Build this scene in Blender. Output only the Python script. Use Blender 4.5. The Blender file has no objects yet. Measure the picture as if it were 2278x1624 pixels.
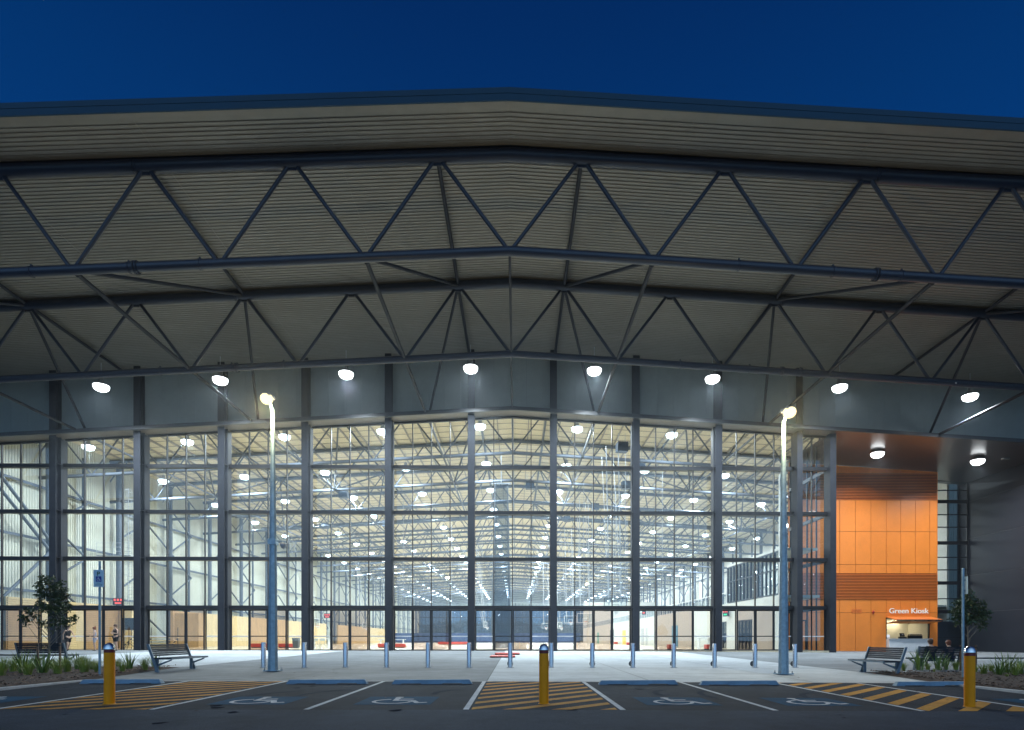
import bpy, bmesh, math, random
from mathutils import Vector, Matrix
random.seed(7)
PI = math.pi
R = math.radians
S = bpy.context.scene
COL = S.collection

# ------------------------------------------------------------------ camera
F = 1340.0; PX, PY = 1168.0, 1424.0; TH = R(0.9); CZ = 0.78     # focal length and principal point in photo units (2278 wide)
cd = bpy.data.cameras.new('camera'); cam = bpy.data.objects.new('camera', cd); COL.objects.link(cam)
cam.location = (0, 0, CZ); cam.rotation_euler = (R(90), 0, -TH)
cd.sensor_width = 36; cd.lens = 36 * F / 2278
cd.shift_x = (1139 - PX) / 2278; cd.shift_y = (PY - 812) / 2278
cd.clip_start = 0.1; cd.clip_end = 3000
S.camera = cam

# ------------------------------------------------------------------ sky at dusk
w = bpy.data.worlds.new('World'); S.world = w; w.use_nodes = True
nt = w.node_tree; nt.nodes.clear()
out = nt.nodes.new('ShaderNodeOutputWorld'); bg = nt.nodes.new('ShaderNodeBackground')
tc = nt.nodes.new('ShaderNodeTexCoord'); sx = nt.nodes.new('ShaderNodeSeparateXYZ')
nt.links.new(tc.outputs['Generated'], sx.inputs[0])
rp = nt.nodes.new('ShaderNodeValToRGB'); nt.links.new(sx.outputs['Z'], rp.inputs[0])
e = rp.color_ramp.elements
e[0].position = 0.0; e[0].color = (0.12, 0.28, 0.46, 1)
e[1].position = 1.0; e[1].color = (0.0008, 0.012, 0.075, 1)
for p, c in ((0.06, (0.035, 0.12, 0.28, 1)), (0.3, (0.004, 0.055, 0.22, 1)), (0.5, (0.001, 0.042, 0.19, 1)), (0.62, (0.0008, 0.034, 0.155, 1)), (0.72, (0.0008, 0.024, 0.12, 1))):
    n = e.new(p); n.color = c
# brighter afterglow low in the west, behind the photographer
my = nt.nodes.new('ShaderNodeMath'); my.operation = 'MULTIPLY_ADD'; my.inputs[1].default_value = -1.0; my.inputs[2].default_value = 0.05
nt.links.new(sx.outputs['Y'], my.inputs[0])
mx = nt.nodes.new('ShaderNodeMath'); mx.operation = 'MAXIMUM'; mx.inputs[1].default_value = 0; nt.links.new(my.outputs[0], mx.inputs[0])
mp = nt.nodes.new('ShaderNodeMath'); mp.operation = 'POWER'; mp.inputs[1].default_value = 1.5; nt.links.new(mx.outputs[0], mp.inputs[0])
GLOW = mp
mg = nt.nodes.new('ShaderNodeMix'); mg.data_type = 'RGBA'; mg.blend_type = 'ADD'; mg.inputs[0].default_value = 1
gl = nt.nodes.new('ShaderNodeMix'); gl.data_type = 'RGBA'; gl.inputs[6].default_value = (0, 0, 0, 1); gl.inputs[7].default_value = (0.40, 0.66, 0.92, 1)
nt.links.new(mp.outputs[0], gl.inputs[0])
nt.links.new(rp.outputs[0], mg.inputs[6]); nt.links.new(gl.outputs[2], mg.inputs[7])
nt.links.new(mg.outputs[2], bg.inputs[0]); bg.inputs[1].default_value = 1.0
nt.links.new(bg.outputs[0], out.inputs[0])

S.view_settings.view_transform = 'Standard'; S.view_settings.look = 'None'
S.view_settings.exposure = 0; S.view_settings.gamma = 1
S.cycles.use_denoising = True
S.cycles.max_bounces = 7; S.cycles.diffuse_bounces = 3; S.cycles.glossy_bounces = 3; S.cycles.transparent_max_bounces = 14
S.cycles.sample_clamp_indirect = 3.0; S.cycles.use_light_tree = True
S.cycles.caustics_reflective = False; S.cycles.caustics_refractive = False

LIGHT_IN, LIGHT_OUT = 1280.0, 1500.0

# ------------------------------------------------------------------ placing helpers
YF = 43.7
def gz(x, y):
    return -0.0105 * (YF - min(y, YF)) - (0.0055 if x > 0 else 0.002) * x
def atY(px, py, Y):
    """point on the vertical plane at depth Y seen at photo position px, py"""
    a = (px - PX) / F; X = Y * (math.sin(TH) + a * math.cos(TH)) / (math.cos(TH) - a * math.sin(TH))
    zc = X * math.sin(TH) + Y * math.cos(TH)
    return Vector((X, Y, CZ + (PY - py) * zc / F))
def G(px, py):
    z = -0.3
    for _ in range(30):
        zc = F * (CZ - z) / (py - PY)
        xc = (px - PX) / F * zc
        X = xc * math.cos(TH) + zc * math.sin(TH); Y = -xc * math.sin(TH) + zc * math.cos(TH)
        z = 0.5 * z + 0.5 * gz(X, Y)
    return Vector((X, Y, gz(X, Y)))

# ------------------------------------------------------------------ materials
MATS = {}
def mat(name, col, rough=0.6, metal=0.0, var=0.12, scale=6.0, bump=0.0, bscale=40.0, spec=0.5, stretch=None, emit=None, es=0.0, alt=None, big=0.0):
    if name in MATS: return MATS[name]
    m = bpy.data.materials.new(name); m.use_nodes = True; t = m.node_tree; N = t.nodes; L = t.links
    b = N['Principled BSDF']; b.inputs['Roughness'].default_value = rough; b.inputs['Metallic'].default_value = metal
    b.inputs['Specular IOR Level'].default_value = spec
    tcn = N.new('ShaderNodeTexCoord'); src = tcn.outputs['Object']
    if stretch:
        mp_ = N.new('ShaderNodeMapping'); mp_.inputs['Scale'].default_value = stretch; L.new(src, mp_.inputs[0]); src = mp_.outputs[0]
    nz = N.new('ShaderNodeTexNoise'); nz.inputs['Scale'].default_value = scale; nz.inputs['Detail'].default_value = 6; nz.inputs['Roughness'].default_value = 0.62
    L.new(src, nz.inputs['Vector'])
    r = N.new('ShaderNodeValToRGB'); L.new(nz.outputs[0], r.inputs[0])
    c0 = [max(0, v * (1 - var)) for v in col[:3]]; c1 = [min(1, v * (1 + var)) for v in (alt or col)[:3]]
    r.color_ramp.elements[0].position = 0.32; r.color_ramp.elements[0].color = (*c0, 1)
    r.color_ramp.elements[1].position = 0.68; r.color_ramp.elements[1].color = (*c1, 1)
    csrc = r.outputs[0]
    if big:      # broad stains and worn patches
        for sc_, am in ((0.22, big), (1.7, big*0.7)):
            n3 = N.new('ShaderNodeTexNoise'); n3.inputs['Scale'].default_value = sc_; n3.inputs['Detail'].default_value = 8; n3.inputs['Roughness'].default_value = 0.7; n3.inputs['Distortion'].default_value = 0.6
            L.new(tcn.outputs['Object'], n3.inputs['Vector']); r3 = N.new('ShaderNodeValToRGB'); r3.color_ramp.elements[0].position = 0.38; r3.color_ramp.elements[0].color = (1-am,)*3 + (1,); r3.color_ramp.elements[1].position = 0.60; r3.color_ramp.elements[1].color = (1,1,1,1)
            L.new(n3.outputs[0], r3.inputs[0]); mm = N.new('ShaderNodeMix'); mm.data_type = 'RGBA'; mm.blend_type = 'MULTIPLY'; mm.inputs[0].default_value = 1
            L.new(csrc, mm.inputs[6]); L.new(r3.outputs[0], mm.inputs[7]); csrc = mm.outputs[2]
    L.new(csrc, b.inputs['Base Color'])
    rr = N.new('ShaderNodeMath'); rr.operation = 'MULTIPLY_ADD'; rr.inputs[1].default_value = 0.2 * rough; rr.inputs[2].default_value = rough * 0.9
    L.new(nz.outputs[0], rr.inputs[0]); L.new(rr.outputs[0], b.inputs['Roughness'])
    if bump:
        n2 = N.new('ShaderNodeTexNoise'); n2.inputs['Scale'].default_value = bscale; n2.inputs['Detail'].default_value = 4
        L.new(src, n2.inputs['Vector']); bp = N.new('ShaderNodeBump'); bp.inputs['Strength'].default_value = bump; bp.inputs['Distance'].default_value = 0.02
        L.new(n2.outputs[0], bp.inputs['Height']); L.new(bp.outputs[0], b.inputs['Normal'])
    if emit:
        b.inputs['Emission Color'].default_value = (*emit, 1); b.inputs['Emission Strength'].default_value = es
    MATS[name] = m; return m

def glass_mat(name, tint, refl=1.0, ior=1.9, rough=0.0):
    m = bpy.data.materials.new(name); m.use_nodes = True; t = m.node_tree; N = t.nodes; L = t.links; N.clear()
    o = N.new('ShaderNodeOutputMaterial'); mixn = N.new('ShaderNodeMixShader'); tr = N.new('ShaderNodeBsdfTransparent'); g = N.new('ShaderNodeBsdfGlossy')
    tr.inputs[0].default_value = (*tint, 1); g.inputs['Roughness'].default_value = rough; g.inputs[0].default_value = (refl, refl, refl, 1)
    fr = N.new('ShaderNodeFresnel'); ge = N.new('ShaderNodeNewGeometry'); im = N.new('ShaderNodeMath'); im.operation = 'MULTIPLY_ADD'; im.inputs[1].default_value = 1/ior - ior; im.inputs[2].default_value = ior; L.new(ge.outputs['Backfacing'], im.inputs[0])
    L.new(im.outputs[0], fr.inputs[0])
    tcn = N.new('ShaderNodeTexCoord'); nz = N.new('ShaderNodeTexNoise'); nz.inputs['Scale'].default_value = 0.35; L.new(tcn.outputs['Object'], nz.inputs['Vector'])
    bp = N.new('ShaderNodeBump'); bp.inputs['Strength'].default_value = 0.05; bp.inputs['Distance'].default_value = 0.03; L.new(nz.outputs[0], bp.inputs['Height']); L.new(bp.outputs[0], g.inputs['Normal'])
    L.new(fr.outputs[0], mixn.inputs[0]); L.new(tr.outputs[0], mixn.inputs[1]); L.new(g.outputs[0], mixn.inputs[2]); L.new(mixn.outputs[0], o.inputs[0])
    MATS[name] = m; return m

def emis(name, col, st, sample=False):
    m = bpy.data.materials.new(name); m.use_nodes = True; t = m.node_tree; N = t.nodes; N.clear()
    o = N.new('ShaderNodeOutputMaterial'); em = N.new('ShaderNodeEmission'); em.inputs[0].default_value = (*col, 1); em.inputs[1].default_value = st
    t.links.new(em.outputs[0], o.inputs[0])
    if not sample: m.cycles.emission_sampling = 'NONE'
    MATS[name] = m; return m

M_STEEL = mat('dark_steel', (0.024, 0.027, 0.036), 0.6, 0.0, 0.15, 3, spec=0.18)
M_STEELI = mat('hall_steel_hazed', (0.072, 0.088, 0.115), 0.62, 0.0, 0.12, 2)  # truss steel lightened and blued to imitate haze inside the hall
M_STEEL2 = mat('truss_steel_shaded', (0.014, 0.021, 0.040), 0.40, 0.0, 0.12, 2)  # same steel outside, dim blue dusk light put into the colour
M_FRAME = mat('window_frame_paint', (0.013, 0.014, 0.018), 0.45, 0, 0.1, 4, spec=0.3)
M_SOFFIT = mat('roof_underside_sheet', (0.235, 0.219, 0.186), 0.5, 0.0, 0.05, 0.6, stretch=(0.15, 1, 1), big=0.10)
M_ROOFTOP = mat('roof_top_sheet', (0.30, 0.32, 0.33), 0.4, 0.3, 0.08, 1)
M_FASCIA = mat('fascia_metal', (0.012, 0.050, 0.088), 0.6, 0.0, 0.08, 0.8, spec=0.25)
M_TAN = mat('ceiling_lining', (0.90, 0.79, 0.60), 0.7, 0, 0.06, 0.8)
M_PURL = mat('purlin_galv', (0.30, 0.28, 0.25), 0.5, 0.1, 0.1, 2)
M_CLAD = mat('upper_cladding', (0.31, 0.36, 0.36), 0.5, 0, 0.05, 0.7, big=0.08)
M_FLASH = mat('flashing_dark', (0.04, 0.043, 0.05), 0.4, 0, 0.08, 2)
M_SOFB = mat('soffit_panel', (0.14, 0.115, 0.095), 0.45, 0, 0.1, 1)
M_SOFD = mat('dark_soffit', (0.045, 0.042, 0.046), 0.3, 0, 0.08, 1)
M_CREAM = mat('cream_wall_sheet', (0.52, 0.52, 0.44), 0.6, 0, 0.05, 0.5)
M_WHITE = mat('white_wall_paint', (0.60, 0.585, 0.53), 0.6, 0, 0.03, 1)
M_WHITE2 = mat('white_paint', (0.80, 0.80, 0.80), 0.5, 0, 0.03, 3)
M_PLY = mat('plywood', (0.56, 0.41, 0.20), 0.45, 0, 0.14, 1.5, stretch=(1, 1, 0.4))
M_FLOOR = mat('sprung_timber_floor', (0.60, 0.51, 0.36), 0.2, 0, 0.14, 3, stretch=(3, 0.3, 1))
M_ORANGE = mat('orange_cladding', (0.82, 0.235, 0.032), 0.42, 0, 0.03, 0.8, big=0.06)
M_ORED = mat('orange_louvre', (0.74, 0.19, 0.035), 0.36, 0.0, 0.05, 1)
M_OJ = mat('orange_joint_shadow', (0.16, 0.035, 0.008), 0.7, 0, 0.05, 1)
M_BLACK = mat('charcoal_wall', (0.021, 0.025, 0.036), 0.5, 0, 0.1, 0.5)
M_BLK = mat('black_rubber', (0.012, 0.012, 0.013), 0.6)
M_ASPH = mat('car_park_asphalt', (0.034, 0.045, 0.063), 0.85, 0, 0.42, 45, 0.9, 130, spec=0.15, big=0.38)
M_ASPH2 = mat('road_asphalt', (0.046, 0.067, 0.098), 0.85, 0, 0.40, 50, 0.8, 160, spec=0.15, big=0.28)
M_CONL = mat('pale_concrete', (0.52, 0.56, 0.58), 0.75, 0, 0.09, 0.9, 0.2, 60, stretch=(0.35, 1.6, 1), spec=0.25, big=0.2)
M_CONM = mat('grey_concrete', (0.215, 0.235, 0.248), 0.75, 0, 0.14, 0.9, 0.25, 60, stretch=(0.5, 1.5, 1), spec=0.25, big=0.26)
M_JOINT = mat('saw_cut', (0.07, 0.075, 0.08), 0.9)
M_KERB = mat('kerb_concrete', (0.50, 0.52, 0.53), 0.75, 0, 0.12, 4, 0.2)
M_STOP = mat('wheel_stop_concrete', (0.19, 0.28, 0.36), 0.7, 0, 0.16, 5, 0.35, 70)
M_LINE = mat('line_paint_white', (0.66, 0.69, 0.70), 0.8, 0, 0.14, 14, 0.3, 120, spec=0.15, big=0.25)
M_HATCH = mat('line_paint_orange', (0.60, 0.30, 0.06), 0.8, 0, 0.2, 14, 0.3, 120, spec=0.1, big=0.3)
M_BLUEP = mat('blue_ground_paint', (0.012, 0.075, 0.145), 0.85, 0, 0.22, 12, 0.3, 120, spec=0.08, big=0.25)
M_MULCH = mat('mulch', (0.055, 0.036, 0.026), 0.95, 0, 0.5, 9, 1.0, 35)
M_CHIP = mat('bark_chip', (0.13, 0.085, 0.06), 0.9, 0, 0.5, 3)
M_BLADE = mat('strappy_leaf', (0.18, 0.25, 0.032), 0.5, 0, 0.4, 2.5, alt=(0.26, 0.33, 0.05))
M_BLADE2 = mat('strappy_leaf_dark', (0.12, 0.20, 0.03), 0.45, 0, 0.35, 2.5)
M_LEAF = mat('glossy_tree_leaf', (0.035, 0.062, 0.018), 0.35, 0, 0.4, 3)
M_BARK = mat('young_bark', (0.16, 0.13, 0.10), 0.9, 0, 0.3, 18, 0.5)
M_STAKE = mat('timber_stake', (0.14, 0.085, 0.055), 0.85, 0, 0.2, 9, stretch=(1, 1, 0.15))
M_GALV = mat('galvanised_steel', (0.25, 0.36, 0.44), 0.45, 0.6, 0.2, 7)
M_STAIN = mat('brushed_stainless', (0.56, 0.60, 0.65), 0.27, 0.9, 0.08, 5, stretch=(8, 8, 0.3))
M_CHROME = mat('chrome_cap', (0.75, 0.77, 0.80), 0.09, 1.0, 0.03, 3)
M_YEL = mat('yellow_powder_coat', (0.95, 0.33, 0.0), 0.45, 0, 0.06, 3, spec=0.25, big=0.08)
M_REDB = mat('red_reflective_tape', (0.16, 0.008, 0.012), 0.3, 0, 0.1, 30)
M_SLAT = mat('bench_slat', (0.028, 0.032, 0.042), 0.7, 0.0, 0.1, 6, spec=0.12)
M_BFRAME = mat('bench_frame', (0.12, 0.165, 0.21), 0.45, 0.2, 0.08, 6)
M_RED = mat('red_vinyl', (0.52, 0.055, 0.035), 0.5, 0, 0.08, 4)
M_BLUEV = mat('blue_curtain', (0.006, 0.022, 0.095), 0.7, 0, 0.1, 2)
M_GRET = glass_mat('return_glass', (0.86, 0.88, 0.88), 0.8, 1.28)
M_NET = glass_mat('net_curtain', (0.60, 0.64, 0.68), 0.4, 1.25, 0.4)
M_GLASS = glass_mat('clear_glass', (0.80, 0.90, 0.94))
M_GBRONZE = glass_mat('bronze_glass', (0.50, 0.455, 0.42), 1.0, 1.9)
M_GDARK = glass_mat('dark_tint_glass', (0.22, 0.30, 0.30), 1.0, 1.8)
M_FROST = glass_mat('board_glass', (0.80, 0.86, 0.88), 0.8, 1.5)
M_LENS = emis('lamp_lens', (0.93, 0.98, 1.0), 9.0)
M_LENSY = emis('street_lamp_lens', (1.0, 0.86, 0.46), 1.9)
M_LAMPB = mat('lamp_body', (0.30, 0.31, 0.32), 0.4, 0.5)
M_SIGNB = mat('sign_face', (0.44, 0.58, 0.68), 0.5, 0.1, 0.05, 3)
M_SIGNG = mat('sign_green', (0.01, 0.09, 0.04), 0.5)
M_SIGNBL = mat('sign_blue', (0.005, 0.03, 0.28), 0.5)
M_EXIT = emis('exit_sign_green', (0.05, 0.8, 0.35), 1.5)
M_REDLED = emis('scoreboard_red', (1.0, 0.12, 0.10), 1.6)
M_YDOOR = mat('yellow_door_paint', (0.78, 0.48, 0.05), 0.5)
M_BDOOR = mat('blue_door_paint', (0.08, 0.30, 0.48), 0.5)
M_GDOOR = mat('grey_door_paint', (0.42, 0.42, 0.41), 0.5)
M_TEAL = mat('teal_panel', (0.03, 0.36, 0.30), 0.5)
M_SKIN = mat('skin', (0.52, 0.33, 0.24), 0.55, 0, 0.06, 8)
M_HAIRB = mat('brown_hair', (0.07, 0.035, 0.02), 0.6, 0, 0.25, 30)
M_HAIRR = mat('auburn_hair', (0.16, 0.045, 0.02), 0.6, 0, 0.25, 30)
M_CBLK = mat('black_cloth', (0.015, 0.015, 0.018), 0.85)
M_CNAVY = mat('navy_cloth', (0.03, 0.05, 0.12), 0.85)
M_CWHT = mat('pale_grey_cloth', (0.42, 0.42, 0.50), 0.85)
M_PLAST = mat('white_plastic', (0.78, 0.76, 0.66), 0.4)
M_BIN = mat('grey_bin_plastic', (0.07, 0.075, 0.08), 0.5)
M_CCTV = mat('camera_housing', (0.35, 0.36, 0.38), 0.4)
M_ROPE = mat('cable', (0.45, 0.47, 0.50), 0.5, 0.3)
M_ORRING = mat('hoop_orange', (0.75, 0.20, 0.05), 0.5)
M_FARLEAF = mat('far_tree_leaf', (0.035, 0.05, 0.03), 0.8, 0, 0.4, 0.4)
M_GRASS = mat('grass_ground', (0.04, 0.06, 0.025), 0.9, 0, 0.3, 0.5)
M_SPK = mat('speaker_blue_grey', (0.02, 0.035, 0.06), 0.5)

# ------------------------------------------------------------------ mesh builder
class MB:
    def __init__(s): s.v = []; s.f = []; s.sm = []
    def add(s, vs, fs, smooth=False):
        o = len(s.v); s.v += [tuple(p) for p in vs]; s.f += [tuple(i + o for i in f) for f in fs]; s.sm += [smooth] * len(fs); return s
    def box(s, x0, x1, y0, y1, z0, z1):
        return s.add([(x0,y0,z0),(x1,y0,z0),(x1,y1,z0),(x0,y1,z0),(x0,y0,z1),(x1,y0,z1),(x1,y1,z1),(x0,y1,z1)],
                     [(0,3,2,1),(4,5,6,7),(0,1,5,4),(1,2,6,5),(2,3,7,6),(3,0,4,7)])
    def cbox(s, c, d, rz=0.0, bev=0.0, rx=0.0):
        b = bmesh.new(); bmesh.ops.create_cube(b, size=1); bmesh.ops.scale(b, vec=d, verts=b.verts)
        if bev: bmesh.ops.bevel(b, geom=b.edges[:], offset=bev, segments=2, affect='EDGES', profile=0.5)
        M = Matrix.Translation(c) @ Matrix.Rotation(rz, 4, 'Z') @ Matrix.Rotation(rx, 4, 'X')
        b.verts.index_update()
        s.add([M @ v.co for v in b.verts], [[v.index for v in f.verts] for f in b.faces]); b.free(); return s
    def hexa(s, p):   # 8 points, bottom ring then top ring
        return s.add(p, [(0,3,2,1),(4,5,6,7),(0,1,5,4),(1,2,6,5),(2,3,7,6),(3,0,4,7)])
    def quad(s, *p): return s.add(p, [tuple(range(len(p)))])
    def tube(s, a, b, r, n=8, r2=None, cap=True):
        a = Vector(a); b = Vector(b); d = b - a
        if d.length < 1e-6: return s
        r2 = r if r2 is None else r2
        u = d.normalized().orthogonal().normalized(); w_ = d.normalized().cross(u)
        vs = []
        for c, rr in ((a, r), (b, r2)):
            for i in range(n):
                t = 2 * PI * i / n; vs.append(c + u * math.cos(t) * rr + w_ * math.sin(t) * rr)
        fs = [(i, (i + 1) % n, n + (i + 1) % n, n + i) for i in range(n)]
        s.add(vs, fs, True)
        if cap: s.add(vs[:n][::-1], [tuple(range(n))]); s.add(vs[n:], [tuple(range(n))])
        return s
    def path(s, pts, r, n=8):
        for i in range(len(pts) - 1): s.tube(pts[i], pts[i+1], r, n)
        return s
    def bar(s, a, b, wx, wz):   # rectangular bar
        a = Vector(a); b = Vector(b); d = (b - a).normalized()
        up = Vector((0,0,1)) if abs(d.z) < 0.95 else Vector((0,1,0))
        u = d.cross(up).normalized() * wx / 2; v = u.cross(d).normalized() * wz / 2
        return s.hexa([a-u-v, b-u-v, b+u-v, a+u-v, a-u+v, b-u+v, b+u+v, a+u+v])
    def lathe(s, prof, n=24, c=(0,0,0)):
        vs = []; fs = []
        for r, z in prof:
            for i in range(n):
                t = 2*PI*i/n; vs.append((c[0]+r*math.cos(t), c[1]+r*math.sin(t), c[2]+z))
        for k in range(len(prof)-1):
            for i in range(n): fs.append((k*n+i, k*n+(i+1)%n, (k+1)*n+(i+1)%n, (k+1)*n+i))
        return s.add(vs, fs, True)
    def ball(s, c, r, sx_=1, sy=1, sz=1, n=12, m=8):
        prof = [(max(1e-4, r*math.sin(PI*k/m)), -r*math.cos(PI*k/m)) for k in range(m+1)]
        vs = []; fs = []
        for pr, z in prof:
            for i in range(n):
                t = 2*PI*i/n; vs.append((c[0]+pr*math.cos(t)*sx_, c[1]+pr*math.sin(t)*sy, c[2]+z*sz))
        for k in range(m):
            for i in range(n): fs.append((k*n+i, k*n+(i+1)%n, (k+1)*n+(i+1)%n, (k+1)*n+i))
        return s.add(vs, fs, True)
    def build(s, name, material, parent=None, loc=None):
        me = bpy.data.meshes.new(name); me.from_pydata(s.v, [], s.f)
        for p, q in zip(me.polygons, s.sm): p.use_smooth = q
        me.materials.append(material); me.update()
        o = bpy.data.objects.new(name, me); COL.objects.link(o)
        if parent: o.parent = parent
        if loc: o.location = loc
        return o

def tag(o, label=None, cat=None, group=None, kind=None):
    if label: o['label'] = label
    if cat: o['category'] = cat
    if group: o['group'] = group
    if kind: o['kind'] = kind
    return o
def thing(name, label, cat, loc=(0,0,0), rz=0.0, group=None):
    o = bpy.data.objects.new(name, None); o.empty_display_size = 0.2; COL.objects.link(o)
    o.location = loc; o.rotation_euler = (0, 0, rz); return tag(o, label, cat, group)
def kids(o): return [c for c in bpy.data.objects if c.parent == o]
def tree_of(o): return (o, [tree_of(c) for c in kids(o)])
def dup_t(t, parent=None):
    c = t[0].copy(); COL.objects.link(c)
    if parent: c.parent = parent
    for k in t[1]: dup_t(k, c)
    return c
ORD = ['first','second','third','fourth','fifth','sixth','seventh','eighth','ninth','tenth','eleventh','twelfth','thirteenth','fourteenth','fifteenth','sixteenth','seventeenth','eighteenth','nineteenth','twentieth']

# ================================================================== GROUND
def gsheet(name, x0, x1, y0, y1, m, lift, kind='structure', nx=2, ny=2, cuts=()):
    b = MB(); xs = sorted(set([x0, x1] + [c for c in (0.0,) if x0 < c < x1] + [x0+(x1-x0)*i/nx for i in range(nx+1)]))
    ys = sorted(set([y0, y1] + [c for c in (YF,) if y0 < c < y1] + [y0+(y1-y0)*i/ny for i in range(ny+1)]))
    vs = [(x, y, gz(x, y) + lift) for y in ys for x in xs]; W = len(xs)
    b.add(vs, [(j*W+i, j*W+i+1, (j+1)*W+i+1, (j+1)*W+i) for j in range(len(ys)-1) for i in range(W-1)])
    return tag(b.build(name, m), kind=kind)
gb = MB(); gb.box(-1500, 1500, -1500, 2500, -2.6, -1.6)
tag(gb.build('ground', M_GRASS), kind='structure')
YP = 15.75     # car park / plaza line
YA = 9.83      # parking bays / aisle line
gsheet('road', -60, 60, -40, YA, M_ASPH2, 0.0)
gsheet('car_park', -60, 60, YA, YP, M_ASPH, 0.0)
RX = 23.0
def plaza(name, x0, x1, m):
    return gsheet(name, x0, x1, YP, 43.9 if x1 <= RX else 62, m, 0.0)
plaza('pavement', -60, -24.2, M_CONM); plaza('pavement', -24.2, -12.1, M_CONL)
plaza('pavement', -12.1, -0.75, M_CONM); plaza('pavement', -0.75, 11.75, M_CONL)
plaza('pavement', 11.75, RX, M_CONM); plaza('pavement', RX, 60, M_CONM)
# saw cut joints
jb = MB()
def gstrip(b, x0, y0, x1, y1, wd, lift, n=1):
    d = Vector((x1-x0, y1-y0)); nrm = Vector((-d.y, d.x)).normalized() * wd / 2
    for k in range(n):
        a = Vector((x0, y0)) + d * k / n; c = Vector((x0, y0)) + d * (k+1) / n
        ps = [(a.x-nrm.x, a.y-nrm.y), (c.x-nrm.x, c.y-nrm.y), (c.x+nrm.x, c.y+nrm.y), (a.x+nrm.x, a.y+nrm.y)]
        b.quad(*[(x, y, gz(x, y) + lift) for x, y in ps])
for x in (-18, -12.1, -6.2, -0.75, 3.6, 7.9, 11.75, 17.4): gstrip(jb, x, YP+0.05, x, 43.4, 0.022, 0.004)
for y in (19.2, 22.4, 25.3, 28.2, 32.3, 36.4, 40.4):
    gstrip(jb, -30, y, 0, y, 0.03, 0.0045); gstrip(jb, 0, y, 30, y, 0.03, 0.0045)
tag(jb.build('pavement_joints', M_JOINT), kind='structure')
# painted edge between plaza and car park
eb = MB(); gstrip(eb, -60, YP-0.09, 0, YP-0.09, 0.10, 0.004, 8); gstrip(eb, 0, YP-0.09, 60, YP-0.09, 0.10, 0.004, 8)
tag(eb.build('edge_line', M_LINE), kind='structure')
eb = MB(); gstrip(eb, -60, YP+0.02, 0, YP+0.02, 0.035, 0.004, 8); gstrip(eb, 0, YP+0.02, 60, YP+0.02, 0.035, 0.004, 8)
tag(eb.build('expansion_joint', M_BLK), kind='structure')
# small stains and grit on asphalt
LX = [-10.95, -8.42, -5.89, -3.40, -0.81, 1.76, 4.28, 6.72, 8.92, 11.3]
lb = MB()
for i, x in enumerate(LX[1:-1]): gstrip(lb, x, YA, x, YP-0.16, 0.095, 0.004, 3)
tag(lb.build('bay_lines', M_LINE), kind='structure')
# hatching at 45 degrees
hb = MB()
def clip_poly(poly, x0, x1, y0, y1):
    def cl(p, f, inter):
        o = []
        for i in range(len(p)):
            a, b = p[i-1], p[i]
            if f(b):
                if not f(a): o.append(inter(a, b))
                o.append(b)
            elif f(a): o.append(inter(a, b))
        return o
    def ix(c): return lambda a, b: (c, a[1] + (b[1]-a[1])*(c-a[0])/(b[0]-a[0]))
    def iy(c): return lambda a, b: (a[0] + (b[0]-a[0])*(c-a[1])/(b[1]-a[1]), c)
    for f, it in ((lambda p: p[0] >= x0, ix(x0)), (lambda p: p[0] <= x1, ix(x1)), (lambda p: p[1] >= y0, iy(y0)), (lambda p: p[1] <= y1, iy(y1))):
        if not poly: return []
        poly = cl(poly, f, it)
    return poly
for xa, xb in ((LX[1], LX[2]), (LX[4], LX[5]), (LX[7], LX[8])):
    c = YA - 3.3
    while c < YP + 0.2:
        po = clip_poly([(xa, c), (xb, c + (xb - xa)), (xb, c + (xb - xa) + 0.32), (xa, c + 0.32)], xa+0.09, xb-0.09, YA+0.01, YP-0.17)
        if len(po) > 2: hb.quad(*[(x, y, gz(x, y) + 0.0045) for x, y in po])
        c += 0.80
tag(hb.build('hatch_marking', M_HATCH), kind='structure')
# wheelchair symbols on blue squares
def isa(b, M, w_=0.055):
    """wheelchair user symbol in a unit square; M maps (u, v) -> point"""
    def poly(pts): b.quad(*[M(u, v) for u, v in pts])
    def seg(a, c, t=w_):
        a = Vector(a); c = Vector(c); n = Vector((-(c-a).y, (c-a).x)).normalized() * t / 2; d = (c-a).normalized()*t*0.3
        poly([a-n-d, c-n+d, c+n+d, a+n-d])
    K = 22
    for i in range(K):      # wheel, open at upper right
        t0 = R(105) + R(255) * i / K; t1 = R(105) + R(255) * (i+1) / K
        c = (0.44, 0.36); r0, r1 = 0.22, 0.275
        poly([(c[0]+r0*math.cos(t0), c[1]+r0*math.sin(t0)), (c[0]+r1*math.cos(t0), c[1]+r1*math.sin(t0)), (c[0]+r1*math.cos(t1), c[1]+r1*math.sin(t1)), (c[0]+r0*math.cos(t1), c[1]+r0*math.sin(t1))])
    poly([(0.44+0.062*math.cos(2*PI*i/10), 0.88+0.062*math.sin(2*PI*i/10)) for i in range(10)])
    seg((0.44, 0.78), (0.46, 0.46), 0.075); seg((0.46, 0.46), (0.70, 0.46)); seg((0.45, 0.64), (0.66, 0.64)); seg((0.70, 0.46), (0.80, 0.20)); seg((0.80, 0.20), (0.90, 0.24))
for i in (0, 2, 3, 5, 6, 8):
    cx = (LX[i] + LX[i+1]) / 2 - 0.05
    q = MB(); x0, x1, y0, y1 = cx-0.67, cx+0.67, 10.5, 11.82
    q.quad(*[(x, y, gz(x, y)+0.004) for x, y in ((x0,y0),(x1,y0),(x1,y1),(x0,y1))])
    tag(q.build('blue_square', M_BLUEP), kind='structure')
    q = MB(); isa(q, lambda u, v: (x0+u*(x1-x0), y0+v*(y1-y0), gz(x0+u*(x1-x0), y0+v*(y1-y0))+0.008), 0.075)
    tag(q.build('wheelchair_symbol', M_LINE), kind='structure')

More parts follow.
